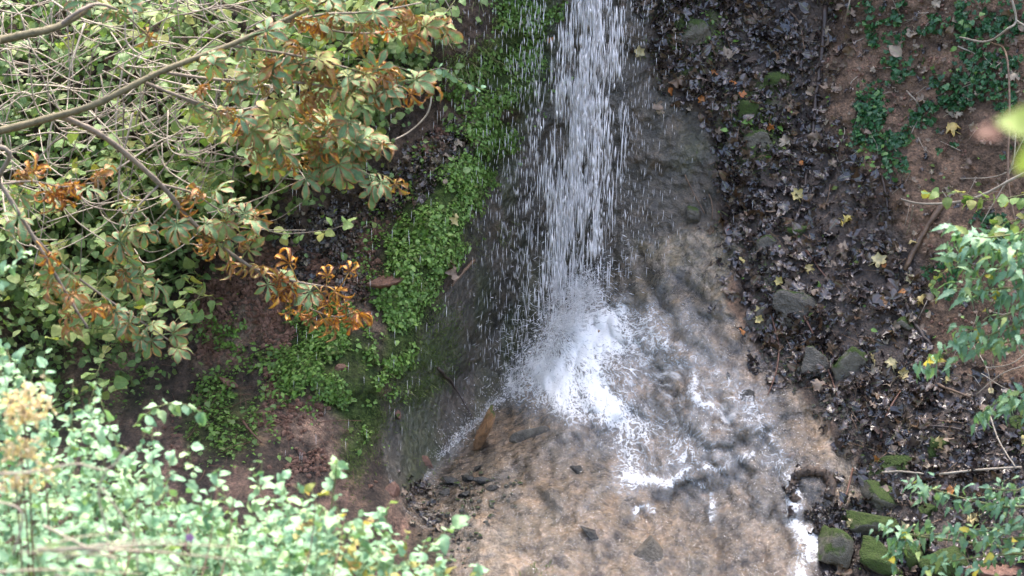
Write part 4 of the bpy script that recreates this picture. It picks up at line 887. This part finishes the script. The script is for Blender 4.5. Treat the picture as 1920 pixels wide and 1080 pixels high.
crumbs('gravel', [[(1340,420),(1430,560),(1440,690),(1560,780),(1610,860),(1620,930),(1560,970),(1600,960),(1660,900),(1600,760),(1480,640),(1420,440)]], 500, R_GREY, 'grey gravel along the rim between apron and leaf slope', (.006, .02))
ivy([(1590,-20),(1960,-20),(1960,340),(1700,340),(1600,300)], 280, 'sparse ivy runners spread thinly over the whole soil bank')
def twiglets(name, polys, n, mat, label, L=(.05, .22), r=(.0015, .004)):
    S, N = scatter(n, polys); Vs, Fs, q = [], [], 0
    for i in range(len(S)):
        d = np.cross(N[i], rv()); d /= np.linalg.norm(d); l = random.uniform(*L); a, b = S[i] + N[i] * .02 - d * l / 2, S[i] + N[i] * .025 + d * l / 2
        ra = random.uniform(*r); v, f = tube(np.array([a, (a + b) / 2 + rv(.012), b]), ra, ra * .6, 4); Vs.append(v); Fs.append(tris(f) + q); q += len(v)
    tag(link(name, np_mesh(name, np.vstack(Vs), np.vstack(Fs), None, True, [mat])), label, 'twigs', kind='stuff')
twiglets('twig_litter', [UPB, LOB], 260, M_BROWNSTICK, 'broken brown twigs scattered through the dark leaf litter')
twiglets('twig_litter', [LEAFSOIL], 160, M_DEAD, 'thin pale twigs scattered over the bare soil bank')
twiglets('root_strands', [[(330,560),(700,380),(860,200),(900,240),(720,420),(700,600),(560,600),(520,720),(640,800),(700,900),(600,940),(330,880)]], 170, M_STEMRED, 'fine roots and stalks hanging on the left earth bank', (.06, .28), (.001, .003))
cover('creeping_plant', [LOB, LEAFSOIL], 260, T_CREEP, 'odd green seedlings dotted through the litter and soil of the right bank', 'ground cover', size=(.7, 1.6))
cover('creeping_plant', [[(330,660),(480,620),(540,700),(520,840),(420,880),(330,860)], [(-60,640),(330,640),(330,800),(-60,800)]], 500, [simple_leaf(77, M_UNDER, .04, .4, ovate, .3, .3, .1, .2, 4, 1), T_CREEP[0], T_CREEP[3]], 'green seedlings and herbs over the lower left bank', 'ground cover', (.0, .10), (.6, 1.4), .4, clump)

# ------------------------------------------------------------------ horse chestnut tree reaching in from the left
CG = [chestnut(100 + i, M_CHEST, .25, .78) for i in range(7)]
CR = [chestnut(120 + i, M_CHEST_RUST, .8, .74) for i in range(6)]
CO = [chestnut(140 + i, M_CHEST_ORANGE, .95, .8) for i in range(5)]
base = np.array([-4.9, -4.3, groundz(-4.9, -4.3) - .1])
tree = thing('chestnut_tree', base, 'chestnut tree with rusting autumn leaves leaning in on arching branches', 'tree')
tr_top = np.array([-4.3, -4.2, 4.5])
stem_obj('trunk', [base, (-4.95, -4.3, .0), (-4.7, -4.25, 1.6), tr_top], .16, .09, M_BARK_OLIVE, tree, 10, 8)
BR = []; BO = {}
def branch(pts, r0, r1, mat, name='branch'):
    P = [at(*p) for p in pts]; o = stem_obj(name, P, r0, r1, mat, tree, 7, 8, .16); BR.append(spline(P, 8)); BO[id(BR[-1])] = o; return BR[-1]
def trunk_at(z): return np.array([np.interp(z, [0, 1.6, 4.5], [-4.95, -4.7, -4.3]), -4.25, z])
def branch_from_trunk(pts, r0, r1, mat):
    P = [at(*p) for p in pts]; P = [trunk_at(P[0][2] - .25)] + P; o = stem_obj('branch', P, r0, r1, mat, tree, 8, 8, .1); BR.append(spline(P[1:], 8)); BO[id(BR[-1])] = o; return BR[-1]
b1 = branch_from_trunk([(-150,275,-4.2),(0,245,-4.1),(90,222,-4.1),(180,195,-4.1),(300,135,-4.0),(430,85,-3.9),(540,35,-3.8),(640,-15,-3.7),(720,-60,-3.6)], .024, .008, M_BARK_OLIVE)
b2 = branch_from_trunk([(-100,92,-4.4),(0,75,-4.3),(60,62,-4.3),(112,48,-4.2),(165,14,-4.1),(195,-40,-4.0)], .025, .015, M_BARK_OLIVE)
b2b = branch([(112,48,-4.2),(150,20,-4.2),(185,8,-4.1),(230,25,-4.0),(280,70,-3.9)], .012, .004, M_TWIG, 'twig')
b3 = branch([(110,215,-4.1),(200,260,-3.9),(300,345,-3.7),(355,410,-3.6),(400,450,-3.5),(470,500,-3.4),(520,518,-3.3),(565,530,-3.3),(630,540,-3.2)], .017, .004, M_TWIG)
b4 = branch([(265,152,-4.0),(330,178,-3.9),(460,222,-3.7),(560,252,-3.6),(660,258,-3.5)], .010, .003, M_TWIG, 'twig')
b5 = branch_from_trunk([(-60,270,-4.6),(0,345,-4.5),(60,440,-4.5),(130,560,-4.4),(165,615,-4.4)], .014, .006, M_TWIG)
b6 = branch([(300,345,-3.7),(360,362,-3.6),(420,398,-3.5),(470,405,-3.4)], .007, .003, M_TWIG, 'twig')
b7 = branch([(500,52,-3.85),(600,28,-3.7),(700,22,-3.6),(790,5,-3.5)], .008, .004, M_TWIG, 'twig')
b8 = branch([(430,85,-3.9),(560,105,-3.7),(660,130,-3.6),(760,165,-3.5)], .008, .003, M_TWIG, 'twig')
b9 = branch([(300,135,-4.0),(420,150,-3.8),(560,155,-3.7),(660,168,-3.6),(775,150,-3.4)], .009, .003, M_TWIG, 'twig')
b10 = branch([(330,178,-3.9),(440,230,-3.7),(540,290,-3.5),(640,265,-3.4),(700,262,-3.4)], .008, .003, M_TWIG, 'twig')
b11 = branch([(60,440,-4.5),(120,500,-4.3),(200,560,-4.1),(260,600,-4.0),(320,640,-3.9)], .008, .003, M_TWIG, 'twig')
b12 = branch([(470,500,-3.4),(530,545,-3.3),(585,580,-3.2),(632,594,-3.2),(665,585,-3.2)], .005, .003, M_TWIG, 'twig')
b13 = branch([(300,345,-3.7),(250,400,-3.8),(230,470,-3.8),(270,520,-3.7)], .006, .003, M_TWIG, 'twig')
b14 = branch([(560,252,-3.6),(600,290,-3.5),(650,310,-3.4),(700,330,-3.4)], .006, .003, M_TWIG, 'twig')
b15 = branch([(0,345,-4.5),(60,340,-4.3),(120,350,-4.2),(190,340,-4.1)], .006, .003, M_TWIG, 'twig')
b16 = branch([(540,35,-3.8),(640,60,-3.5),(740,60,-3.4),(810,45,-3.4)], .006, .003, M_TWIG, 'twig')
def put_leaf(T, p, d, n=None, s=1.0, on=None):
    n = np.array([0, -.55, .8]) + rv(.28) if n is None else n
    on = on or BO[id(min(BR, key=lambda B: float(np.linalg.norm(B - p, axis=1).min())))]
    link_sub('leaf', random.choice(T), on, frame(p, d, n, s))
def leaves_on(B, t0, t1, n, mix, s=(.75, 1.1), down=.35):
    for k in range(n):
        t = t0 + (t1 - t0) * (k + random.random()) / n; x = t * (len(B) - 1); i = min(int(x), len(B) - 2); p = B[i] + (B[i + 1] - B[i]) * (x - i)
        ax = B[i + 1] - B[i]; ax = ax / np.linalg.norm(ax); d = ax * random.uniform(-.2, .9) + np.array([random.gauss(0, .7), random.gauss(-.2, .3), random.gauss(-down, .6)])
        u = random.random(); T = CG if u < mix[0] else CR if u < mix[0] + mix[1] else CO
        put_leaf(T, p, d, None, random.uniform(*s), BO[id(B)])
leaves_on(b3, .3, .75, 18, (.6, .3, .1), down=.1); leaves_on(b3, .75, 1, 7, (.2, .2, .6)); leaves_on(b12, .2, 1, 8, (.0, .2, .8), (.75, 1.0)); leaves_on(b6, .1, 1, 13, (.65, .3, .05))
leaves_on(b4, .3, 1, 31, (.7, .28, .02)); leaves_on(b7, .1, 1, 12, (.4, .55, .05)); leaves_on(b8, .1, 1, 27, (.5, .45, .05)); leaves_on(b9, .2, 1, 30, (.5, .45, .05))
leaves_on(b10, .3, 1, 29, (.75, .23, .02)); leaves_on(b11, .1, 1, 20, (.9, .1, 0), (.7, 1.0)); leaves_on(b13, .2, 1, 14, (.7, .25, .05)); leaves_on(b14, .1, 1, 10, (.6, .35, .05))
leaves_on(b15, .1, 1, 10, (.3, .35, .35)); leaves_on(b16, .2, 1, 10, (.3, .65, .05)); leaves_on(b1, .55, 1, 12, (.5, .45, .05)); leaves_on(b5, .3, 1, 8, (.5, .3, .2)); leaves_on(b2b, .4, 1, 5, (.5, .5, 0))
# a few hanging leaves that stand out
for T, px, py, Y, d, s in ((CG, 635, 268, -3.5, (.1, -.1, -.6), 1.05), (CG, 540, 205, -3.6, (-.5, -.2, -.2), 1.0), (CG, 660, 210, -3.6, (-.1, -.2, -.5), .95), (CG, 560, 305, -3.5, (.3, -.2, -.5), 1.0), (CO, 645, 560, -3.2, (.15, -.2, -1), .85), (CO, 655, 590, -3.2, (.3, -.2, -1), .85), (CO, 640, 535, -3.2, (.4, -.1, .5), .85), (CO, 610, 545, -3.2, (.1, -.2, .8), .8), (CO, 625, 560, -3.2, (-.5, -.2, -.6), .8), (CR, 720, 330, -3.4, (.7, -.2, -.3), .9), (CR, 770, 150, -3.4, (.8, -.2, .2), .9), (CR, 800, 45, -3.4, (.8, 0, .1), .95), (CO, 545, 560, -3.3, (-.2, -.2, -.8), .8), (CO, 90, 345, -4.2, (.3, -.2, -.4), 1.), (CO, 130, 350, -4.2, (-.2, -.2, -.7), 1.), (CO, 60, 345, -4.3, (.1, -.2, .7), 1.)):
    p = at(px, py, Y); put_leaf(T, p, np.array(d, float) + rv(.1), np.array([.1, -.9, .55]) + rv(.15), s)
# leafy twig with pale round leaves reaching over the dark recess
T_VINE = [simple_leaf(200 + i, M_VINE, .085, .46, heart, .25, .2, .12, .35, 6, 1) for i in range(5)]
def leafy_twig(name, pts, r, n, T, mat, label, cat='twig', s=(.7, 1.1), rootpts=None):
    P = [at(*p) for p in pts]; t = thing(name, P[0], label, cat); B = spline(P, 8); so_ = stem_obj('stem', P, r, r * .4, mat, t, 5, 8)
    for k in range(n):
        x = (.15 + .85 * (k + random.random()) / n) * (len(B) - 1); i = min(int(x), len(B) - 2); p = B[i] + (B[i + 1] - B[i]) * (x - i); ax = B[i + 1] - B[i]; ax /= np.linalg.norm(ax)
        d = ax * .6 + rv(.6); d[2] -= .25
        link_sub('leaf', random.choice(T), so_, frame(p, d, np.array([0, -.5, .8]) + rv(.35), random.uniform(*s)))
    return t
leafy_twig('leafy_twig', [(470,420,-2.2),(520,437,-2.4),(560,437,-2.5),(620,430,-2.6),(655,418,-2.6)], .004, 14, T_VINE, M_TWIG, 'thin twig with pale green oval leaves over the dark recess', 'twig', (.5, .85))
leafy_twig('leafy_twig', [(700,110,-1.6),(780,135,-1.6),(830,128,-1.6),(860,150,-1.5),(905,168,-1.4)], .003, 26, [simple_leaf(210 + i, M_BUSH, .05, .45, rnd_, .2, .2, .1, .2, 4, 1) for i in range(3)], M_TWIG, 'fine twig with small mint leaves reaching toward the fall', 'twig', (.5, .9))
free_stem([(795,150,-1.8),(808,180,-1.9),(800,215,-1.9),(770,245,-1.9),(740,262,-2.0)], .006, .004, M_DEAD, 'bare looping tan stem hanging at the edge of the chestnut leaves')
for k, pt in enumerate([[(835,0,-1.3),(845,20,-1.3),(848,35,-1.2)],[(836,52,-1.3),(845,68,-1.3),(852,82,-1.2)],[(828,55,-1.3),(838,75,-1.3),(849,92,-1.2)],[(820,40,-1.3),(832,25,-1.3),(850,10,-1.3)]]):
    free_stem(pt, .004, .002, M_DEAD, 'short pale dead stalk sticking out beside the cliff top', group='pale dead stalks beside the cliff top')

# ------------------------------------------------------------------ climbing plants and undergrowth on the left bank
VPOLY = [(-120,-120),(860,-120),(835,60),(800,130),(730,210),(700,300),(610,330),(560,400),(400,430),(360,560),(300,690),(180,760),(60,740),(-120,790)]
def stems_to_tips(t, tips, rootf, r, mat, T, per, s, arch=.25, t0=.25, name='stem', limit=300, spread=.6, nrm=(0, -.45, .85)):
    cnt = 0; extra = []
    for tip in tips:
        root = rootf(tip); m = (root + tip) / 2 + np.array([random.gauss(0, .12), random.gauss(0, .1), arch * random.uniform(.3, 1.2)]); P = [root, m, tip]
        B = spline(P, 8); so_ = stem_obj(name, P, r, r * .35, mat, t, 4, 6)
        for k in range(per):
            x = (t0 + (1 - t0) * (k + random.random()) / per) * (len(B) - 1); i = min(int(x), len(B) - 2); p = B[i] + (B[i + 1] - B[i]) * (x - i); ax = B[i + 1] - B[i]; ax /= np.linalg.norm(ax) + 1e-9
            d = ax * .4 + rv(spread); d[2] *= .7; d[1] -= .15; M = frame(p, d, np.array(nrm) + rv(.38), random.uniform(*s)); te = random.choice(T)
            if cnt < limit: link_sub('leaf', te, so_, M)
            else: extra.append((te, M))
            cnt += 1
    if extra:
        tl = list(dict.fromkeys(e[0] for e in extra)); o = link('leaves', merged('leaves', tl, [e[1] for e in extra], [tl.index(e[0]) for e in extra]), t); o['kind'] = 'stuff'
def tips_in(poly, n, Y0_, Y1_):
    poly_ = np.array(poly); out = []
    while len(out) < n:
        px = random.uniform(*[float(q) for q in (poly_[:, 0].min(), poly_[:, 0].max())]); py = random.uniform(*[float(q) for q in (poly_[:, 1].min(), poly_[:, 1].max())])
        if polydist(np.array([px]), np.array([py]), poly)[0] > 0: out.append(at(px, py, random.uniform(Y0_, Y1_)))
    return out
def bank_root(tip):
    x, z = tip[0] + random.gauss(-.1, .2), tip[2] - random.uniform(.1, .5); S, N = surf(x, z); return S[0]
VZONES = [([(480,-120),(860,-120),(835,60),(780,120),(620,170),(480,120)], 'pale green heart leaved climber at the top of the left bank near the fall'),
          ([(180,-120),(500,-120),(480,140),(330,190),(180,120)], 'heart leaved climber behind the high bare branches'),
          ([(420,130),(720,150),(700,290),(560,330),(420,280)], 'yellow green climber behind the rusty chestnut leaves'),
          ([(150,200),(430,200),(420,420),(300,430),(150,380)], 'dense green climber under the long diagonal branch'),
          ([(-120,350),(200,350),(220,560),(100,650),(-120,640)], 'yellow green climber at the far left below the orange chestnut leaves'),
          ([(200,520),(360,500),(350,600),(290,690),(160,740),(60,690),(120,590)], 'round leaved climber hanging before the dark hollow')]
for poly, lab in VZONES:
    n = 44 if poly[0][0] not in (200,) else 20
    c = at(float(np.mean([p[0] for p in poly])), float(np.mean([p[1] for p in poly])), -.8)
    cs, _ = surf(c[0], c[2]); t = thing('climbing_plant', cs[0], lab, 'climber')
    stems_to_tips(t, tips_in(poly, n, -2.9, -1.2), bank_root, .004, M_STEMGREEN, T_VINE, 8, (.55, 1.15), .15)
T_UND = [simple_leaf(220 + i, M_UNDER, .045, .40, ovate, .3, .2, .1, .2, 4, 1) for i in range(4)]
S, N = scatter(12000, VPOLY, lambda S, px, py: sstep(-.55, .05, fbm(S[:, 0] * 3, S[:, 2] * 3, 0, 3, 79)) * (py < 770) * (1 - .9 * np.exp(-((px - 260) / 70) ** 2 - ((py - 480) / 60) ** 2)))
Ms = []
for i in range(len(S)):
    d = rv(); nn = N[i] + np.array([0, -.2, .5]) + rv(.4); Ms.append(frame(S[i] + N[i] * abs(random.gauss(0, .38)) + np.array([0, 0, random.gauss(0, .05)]), d, nn, random.uniform(.6, 1.5)))
tag(link('undergrowth', merged('undergrowth', T_UND, Ms, [random.randrange(4) for _ in Ms])), 'mass of small green leaves covering the left bank behind the branches', 'undergrowth', kind='stuff')
# thicket of dead bramble stems
th_c, _ = surf(-2.6, 1.0)
thick = thing('dead_thicket', th_c[0], 'tangle of pale dead bramble stems in the upper left bank', 'thicket')
for k in range(280):
    px, py = random.uniform(-80, 520), random.uniform(-60, 430) * (1 if random.random() < .7 else .6); Y = random.uniform(-3.4, -1.4); a = random.gauss(.25, .75); L = random.uniform(70, 220)
    dx, dy = math.cos(a) * L, math.sin(a) * L; b = random.gauss(0, 45)
    P = [at(px - dx / 2, py - dy / 2, Y + random.gauss(0, .1)), at(px - dx * .15 + b * .6, py - dy * .15 - b, Y), at(px + dx * .2 + b * .3, py + dy * .2 - b * .8, Y), at(px + dx / 2, py + dy / 2, Y + random.gauss(0, .15))]
    stem_obj('stem', P, random.uniform(.003, .0065), .002, M_DEAD if random.random() < .7 else M_TWIG, thick, 4, 5)

# grass tufts beside the cliff top and on the ridge
def grass(name, spots, label, per=14, L=(.08, .22), r=.003, mat=M_GRASS, hang=-.6):
    Vs, Fs, Rr, n = [], [], [], 0
    for px, py in spots:
        S, N = hit(px, py)
        for k in range(per):
            d = N * .8 + np.array([random.gauss(0, .5), 0, random.uniform(-.2, .9)]); d /= np.linalg.norm(d); l = random.uniform(*L); p = S + rv(.02); side = np.cross(d, [0, 0, 1]); side /= np.linalg.norm(side) + 1e-9; rows = []
            for q in range(5):
                u = q / 4; pt = p + d * l * u + np.array([0, 0, hang * l * u * u]); rows += [pt - side * r * (1 - u * .9), pt + side * r * (1 - u * .9)]
            Vs.append(np.array(rows)); Fs += [(n + q * 2, n + q * 2 + 1, n + q * 2 + 3, n + q * 2 + 2) for q in range(4)]; n += 10; Rr.append(np.full(10, random.random()))
    me = np_mesh(name, np.vstack(Vs), np.array(Fs), {'rnd': np.concatenate(Rr), 'edge': np.full(n, .5)}, True, [mat]); tag(link(name, me), label, 'grass', kind='stuff')
grass('grass', [(random.uniform(835, 935), random.uniform(-10, 130)) for _ in range(26)], 'thin grass blades hanging beside the top of the cliff', 10)
grass('grass', [(random.uniform(690, 850), random.uniform(700, 900)) for _ in range(20)] + [(random.uniform(870, 960), random.uniform(380, 500)) for _ in range(12)], 'wisps of olive grass on the mossy foot of the buttress', 8, (.04, .10))
grass('grass', [(1000, 1065), (1010, 1072), (1030, 1065), (980, 1075)], 'small green grass tuft at the bottom of the apron', 10, (.05, .12))

# ------------------------------------------------------------------ sunlit shrubs on the near bank
T_BUSH = [simple_leaf(240 + i, M_BUSH, .052 + .006 * (i % 3), .34 + .05 * (i % 2), ovate, .2 + .15 * (i % 3), .3, .2, .2, 6, 1, .07) for i in range(6)] + [simple_leaf(250 + i, M_BUSH, .042, .46, rnd_, .25, .2, .16, .2, 5, 1) for i in range(2)]
T_BYEL = [simple_leaf(255 + i, M_BUSHYEL, .065, .32, ovate, .35, .3, .2, .2, 5, 1) for i in range(3)]
def near_root(tip): x = tip[0] + random.gauss(0, .12); y = tip[1] + random.gauss(-.05, .12); return np.array([x, y, groundz(x, y) - .02])
BZ = [([(-80,630),(60,640),(150,680),(220,730),(190,860),(-80,860)], (-6.6, -5.7), T_BUSH, 44, 'mint green shrub at the far left under the pale seed heads'),
      ([(160,745),(300,780),(360,830),(330,940),(160,930)], (-6.8, -6.0), T_BUSH, 36, 'leafy mint shrub in front of the dark hollow'),
      ([(-80,850),(180,850),(200,1010),(-80,1010)], (-7.4, -6.6), T_BUSH, 36, 'bright shrub behind the pale forked dead twig'),
      ([(330,850),(480,860),(560,900),(540,1010),(330,1000)], (-7.0, -6.2), T_BUSH, 36, 'round leaved shrub between the mint shrub and the yellowing sprig'),
      ([(160,960),(420,950),(420,1120),(160,1120)], (-7.7, -7.0), T_BUSH, 36, 'bright shrub around the little purple flower'),
      ([(420,970),(620,950),(650,1120),(420,1120)], (-7.5, -6.8), T_BUSH, 34, 'light green shrub below the round leaved shrub'),
      ([(-80,1000),(170,1000),(170,1130),(-80,1130)], (-8.0, -7.4), T_BUSH, 28, 'bright shrub mixed with dry grass stalks'),
      ([(520,890),(640,920),(710,960),(710,1080),(540,1080)], (-7.0, -6.3), T_BUSH + T_BYEL, 34, 'yellowing sprig with pinkish leaves at the shrub edge'),
      ([(660,970),(800,985),(865,1010),(905,1060),(910,1110),(660,1120)], (-7.0, -6.4), T_BUSH + T_BYEL[:1], 34, 'light green sprig reaching toward the apron')]
for poly, (ya, yb), T, n, lab in BZ:
    c = at(float(np.mean([p[0] for p in poly])), float(np.mean([p[1] for p in poly])), (ya + yb) / 2); t = thing('shrub', (c[0], c[1], groundz(c[0], c[1])), lab, 'shrub')
    stems_to_tips(t, tips_in(poly, n, ya, yb), near_root, .003, M_STEMGREEN, T, 30, (.45, 1.05), .02, .25, 'stem', 290, .75, (0, -.35, 1.))
# taller sprigs standing above the shrubs
for pts, n, lab in (([(620,960,-6.4),(628,900,-6.4),(632,860,-6.4)], 10, 'single mint sprig standing beside the earth bank'), ([(718,1050,-6.4),(722,990,-6.4),(728,945,-6.4)], 12, 'blue green sprig with broad leaves before the apron'), ([(250,800,-6.0),(285,770,-6.0),(330,755,-6.0),(378,772,-6.0)], 18, 'arching shoot with white edged leaves above the shrubs'), ([(20,720,-5.6),(30,690,-5.6),(5,650,-5.6)], 12, 'pale shoot at the far left beneath the climber'), ([(-40,560,-5.6),(10,510,-5.6),(45,470,-5.6)], 16, 'bright shoot of mint leaves at the far left edge of the chestnut'), ([(780,1060,-6.6),(820,1010,-6.6),(850,985,-6.6)], 10, 'outermost light sprig leaning over the apron')):
    leafy_twig('sprig', pts, .004, n, T_BUSH, M_STEMGREEN, lab, 'sprig', (.7, 1.2))
# pale seed heads
T_DRY = [simple_leaf(260 + i, M_DRYFLOWER, .035, .35, ovate, .4, .3, .4, .1, 3, 1, 0, .6) for i in range(3)]
for px, py, w_, h_, lab in ((45, 765, 58, 42, 'large pale orange dry seed head above the far left shrub'), (40, 845, 44, 28, 'smaller pale orange seed head below the large one'), (30, 905, 40, 22, 'faded pinkish seed head among the lower shrubs'), (85, 885, 16, 16, 'tiny pinkish seed head beside the faded one')):
    p = at(px, py, -7.6); g = np.array([p[0] - .05, p[1], groundz(p[0], p[1])]); t = thing('seed_head', g, lab, 'seed head'); stem_obj('stem', [g, (g + p) / 2 + np.array([.03, 0, 0]), p], .004, .003, M_STEMRED, t, 5, 5)
    for k in range(int(w_ * h_ / 14)):
        q = at(px + random.gauss(0, w_ * .45), py + random.gauss(0, h_ * .45), -7.6 + random.gauss(0, .04)); link('floret', random.choice(T_DRY), t, frame(q, rv(), np.array([0, -.5, 1.]) + rv(.6), random.uniform(.5, 1.0)))
# purple flower
p = at(356, 1008, -7.8); g = np.array([p[0], p[1], groundz(p[0], p[1])]); t = thing('purple_flower', g, 'tiny purple flower among the bright shrub leaves', 'flower'); stem_obj('stem', [g, (g + p) / 2, p], .002, .0015, M_STEMGREEN, t, 4, 4)
TP = simple_leaf(270, M_PURPLE, .016, .4, rnd_, .2, .3, .1, .1, 4, 1)
for k in range(5): link('petal', TP, t, frame(p, (math.cos(k * 1.257), -.2, math.sin(k * 1.257)), (0, -1, .2), 1.0))
# dead twigs and dry stalks lying over the shrubs
FT = [([(-40,890,-8.25),(60,885,-8.25),(140,870,-8.25),(200,880,-8.25),(240,840,-8.25)], .005, 'pale forked dead twig over the far left shrubs'), ([(200,880,-8.25),(185,925,-8.25),(200,1000,-8.25),(205,1060,-8.25)], .004, 'white dead shoot hanging from the forked twig'), ([(190,915,-8.25),(230,970,-8.25),(255,1020,-8.25),(258,1070,-8.25)], .004, 'second white dead shoot beside the hanging one'), ([(80,985,-8.25),(150,1020,-8.25),(220,1050,-8.25)], .005, 'pale dead twig lying low before the shrubs'), ([(-30,935,-8.25),(40,960,-8.25),(25,1040,-8.25)], .005, 'short crooked pale twig at the far left')]
for pt, r, lab in FT: free_stem(pt, r * 1.0, r * .6, M_DEAD, lab)
for k in range(8):
    y0 = random.uniform(1025, 1085); L = random.uniform(160, 420); x0 = random.uniform(-120, 120); sl_ = random.gauss(.05, .13)
    free_stem([(x0, y0, -8.9), (x0 + L * .5, y0 + L * .5 * sl_ - 6, -8.8), (x0 + L, y0 + L * sl_ + 4, -8.25)], random.uniform(.002, .0055), .0015, M_DEAD, 'dry straw stalk lying across the foot of the near shrubs', 'straw_stalk', 'stalk', 'dry straw stalks')
for px in (430, 395, 250, 640, 585):
    free_stem([(px - 20, 1095, -7.6), (px, 1010, -7.5), (px + 12, random.uniform(850, 930), -7.4)], .003, .0015, M_STEMRED, 'thin dark reddish stem standing in the near shrubs', 'stem', 'stem', 'dark stems in the near shrubs')

# ------------------------------------------------------------------ saplings on the right
T_SAP = [simple_leaf(280 + i, M_SAPLING, .092, .20, lance, .65, .3, .16, .1, 9, 1, .2) for i in range(5)]
T_SAPS = [simple_leaf(290 + i, M_SAPLING, .072, .215, lance, .6, .3, .16, .1, 9, 1, .2) for i in range(3)]
T_SAPY = [simple_leaf(296, M_SAPYEL, .09, .27, ovate, .5, .25, .12, .1, 6, 1, .1)]
def sapling(label, rootxy, shoots, per, T, s=(.7, 1.1)):
    rz = groundz(*rootxy); root = np.array([rootxy[0], rootxy[1], rz - .05]); t = thing('sapling', root, label, 'sapling'); first = [at(*sh[0]) for sh in shoots]; top = np.mean(first, 0) + np.array([.5, 0, -.2])
    stem_obj('stem', [root, (root + top) / 2 + np.array([.15, 0, 0]), top], .022, .012, M_TWIG, t, 7, 8)
    for sh in shoots:
        P = [top] + [at(*q) for q in sh]; so_ = stem_obj('shoot', P, .008, .002, M_STEMGREEN, t, 5, 7); B = spline(P[1:], 9); nn = int(per * 3.0 * len(B) / 18)
        for k in range(nn):
            x = (k + random.random()) / nn * (len(B) - 1); i = min(int(x), len(B) - 2); p = B[i] + (B[i + 1] - B[i]) * (x - i); ax = B[i + 1] - B[i]; ax /= np.linalg.norm(ax)
            sg = 1 if k % 2 else -1; d = ax * random.uniform(-.1, 1.1) + np.array([random.gauss(0, .25), -.3 + random.gauss(0, .4), sg * random.uniform(.1, .8) - random.uniform(.1, .7)]) + rv(.25)
            p = p + np.array([random.gauss(0, .02), random.gauss(0, .05), random.gauss(0, .028)])
            te = random.choice(T_SAPY) if random.random() < .03 else random.choice(T)
            link_sub('leaf', te, so_, frame(p, d, np.array([-.2, -.45, .8]) + rv(.4), random.uniform(s[0] * .7, s[1])))
sapling('green sapling with drooping toothed leaves above the leaf slope', (2.9, -4.3), [[(1960,470,-4.2),(1900,470,-4.2),(1850,465,-4.1),(1800,440,-4.0)], [(1960,510,-4.2),(1890,500,-4.2),(1830,500,-4.1),(1775,470,-4.0)], [(1960,560,-4.2),(1900,540,-4.2),(1840,545,-4.1),(1785,540,-4.0)], [(1960,440,-4.2),(1900,440,-4.1),(1840,445,-4.1),(1790,430,-4.0)]], 15, T_SAP)
sapling('sapling shoot with toothed leaves pointing down toward the apron', (3.0, -4.6), [[(1970,590,-4.4),(1900,610,-4.3),(1830,640,-4.2),(1770,665,-4.1),(1728,690,-4.0)], [(1970,570,-4.4),(1890,590,-4.3),(1830,615,-4.2),(1790,630,-4.1)], [(1970,620,-4.4),(1900,640,-4.3),(1850,650,-4.2)]], 15, T_SAPS)
sapling('small sapling shoot below the drooping one over the dark litter', (3.2, -4.8), [[(1970,720,-4.5),(1920,735,-4.4),(1870,755,-4.3),(1832,780,-4.2)], [(1970,740,-4.5),(1920,750,-4.4),(1885,760,-4.4)]], 12, T_SAPS)
sapling('broad low sapling with some yellow leaves over the mossy stones', (2.6, -5.0), [[(1960,960,-4.4),(1880,950,-4.4),(1810,935,-4.3),(1740,915,-4.2),(1715,912,-4.2)], [(1960,985,-4.5),(1860,990,-4.4),(1780,1000,-4.3),(1700,1002,-4.2),(1650,990,-4.2)], [(1960,1040,-4.6),(1880,1040,-4.5),(1800,1050,-4.4),(1740,1060,-4.3)], [(1960,920,-4.4),(1900,920,-4.4),(1840,915,-4.3)], [(1720,1005,-4.2),(1690,1015,-4.2),(1668,1040,-4.1)], [(1960,1010,-4.5),(1880,1010,-4.4),(1830,1000,-4.3)]], 16, T_SAPS + T_SAP[:2], (.6, .95))
leafy_twig('leafy_twig', [(1990,350,-1.9),(1920,365,-1.9),(1850,375,-1.9),(1800,362,-1.8),(1735,362,-1.7)], .004, 22, T_VINE, M_STEMGREEN, 'round leaved twig hanging before the ivy bank', 'twig', (.7, 1.0))
leafy_twig('leafy_twig', [(1990,420,-1.9),(1930,410,-1.9),(1880,420,-1.9),(1850,440,-1.8)], .004, 14, T_VINE, M_STEMGREEN, 'second round leaved twig just above the sapling', 'twig', (.7, 1.0))
leafy_twig('leafy_twig', [(1800,500,-1.2),(1770,510,-1.2),(1750,530,-1.2),(1755,560,-1.2)], .003, 12, T_VINE, M_STEMGREEN, 'trailing stem with small yellow green leaves under the upper sapling', 'twig', (.4, .7))
# twig close to the lens at the right
P = [np.array([1.25, -12.1, groundz(1.25, -12.1)]), np.array([1.15, -12.0, 1.6]), at(1990, 300, -12.0), at(1935, 250, -12.0), at(1890, 245, -12.0)]
t = thing('autumn_twig', P[0], 'blurred near twig with one pink and one lime leaf', 'twig'); stem_obj('stem', P, .006, .0012, M_TWIG, t, 6, 10)
link('leaf', simple_leaf(300, M_PINK, .040, .30, ovate, .2, .3, .2, .1, 6, 1), t, frame(at(1884, 245, -12.0), (-1, 0, -.02), (.1, -.8, .6)))['label'] = 'pinkish brown leaf'
link('leaf', simple_leaf(301, M_LIME, .07, .34, ovate, .2, .3, .2, .1, 6, 1), t, frame(at(1972, 235, -12.0), (-1, 0, .12), (.1, -.8, .6)))['label'] = 'lime green leaf'
link('leaf', simple_leaf(302, M_LIME, .06, .34, ovate, .2, .3, .2, .1, 6, 1), t, frame(at(1975, 262, -12.0), (-.6, 0, -.5), (.1, -.8, .6)))
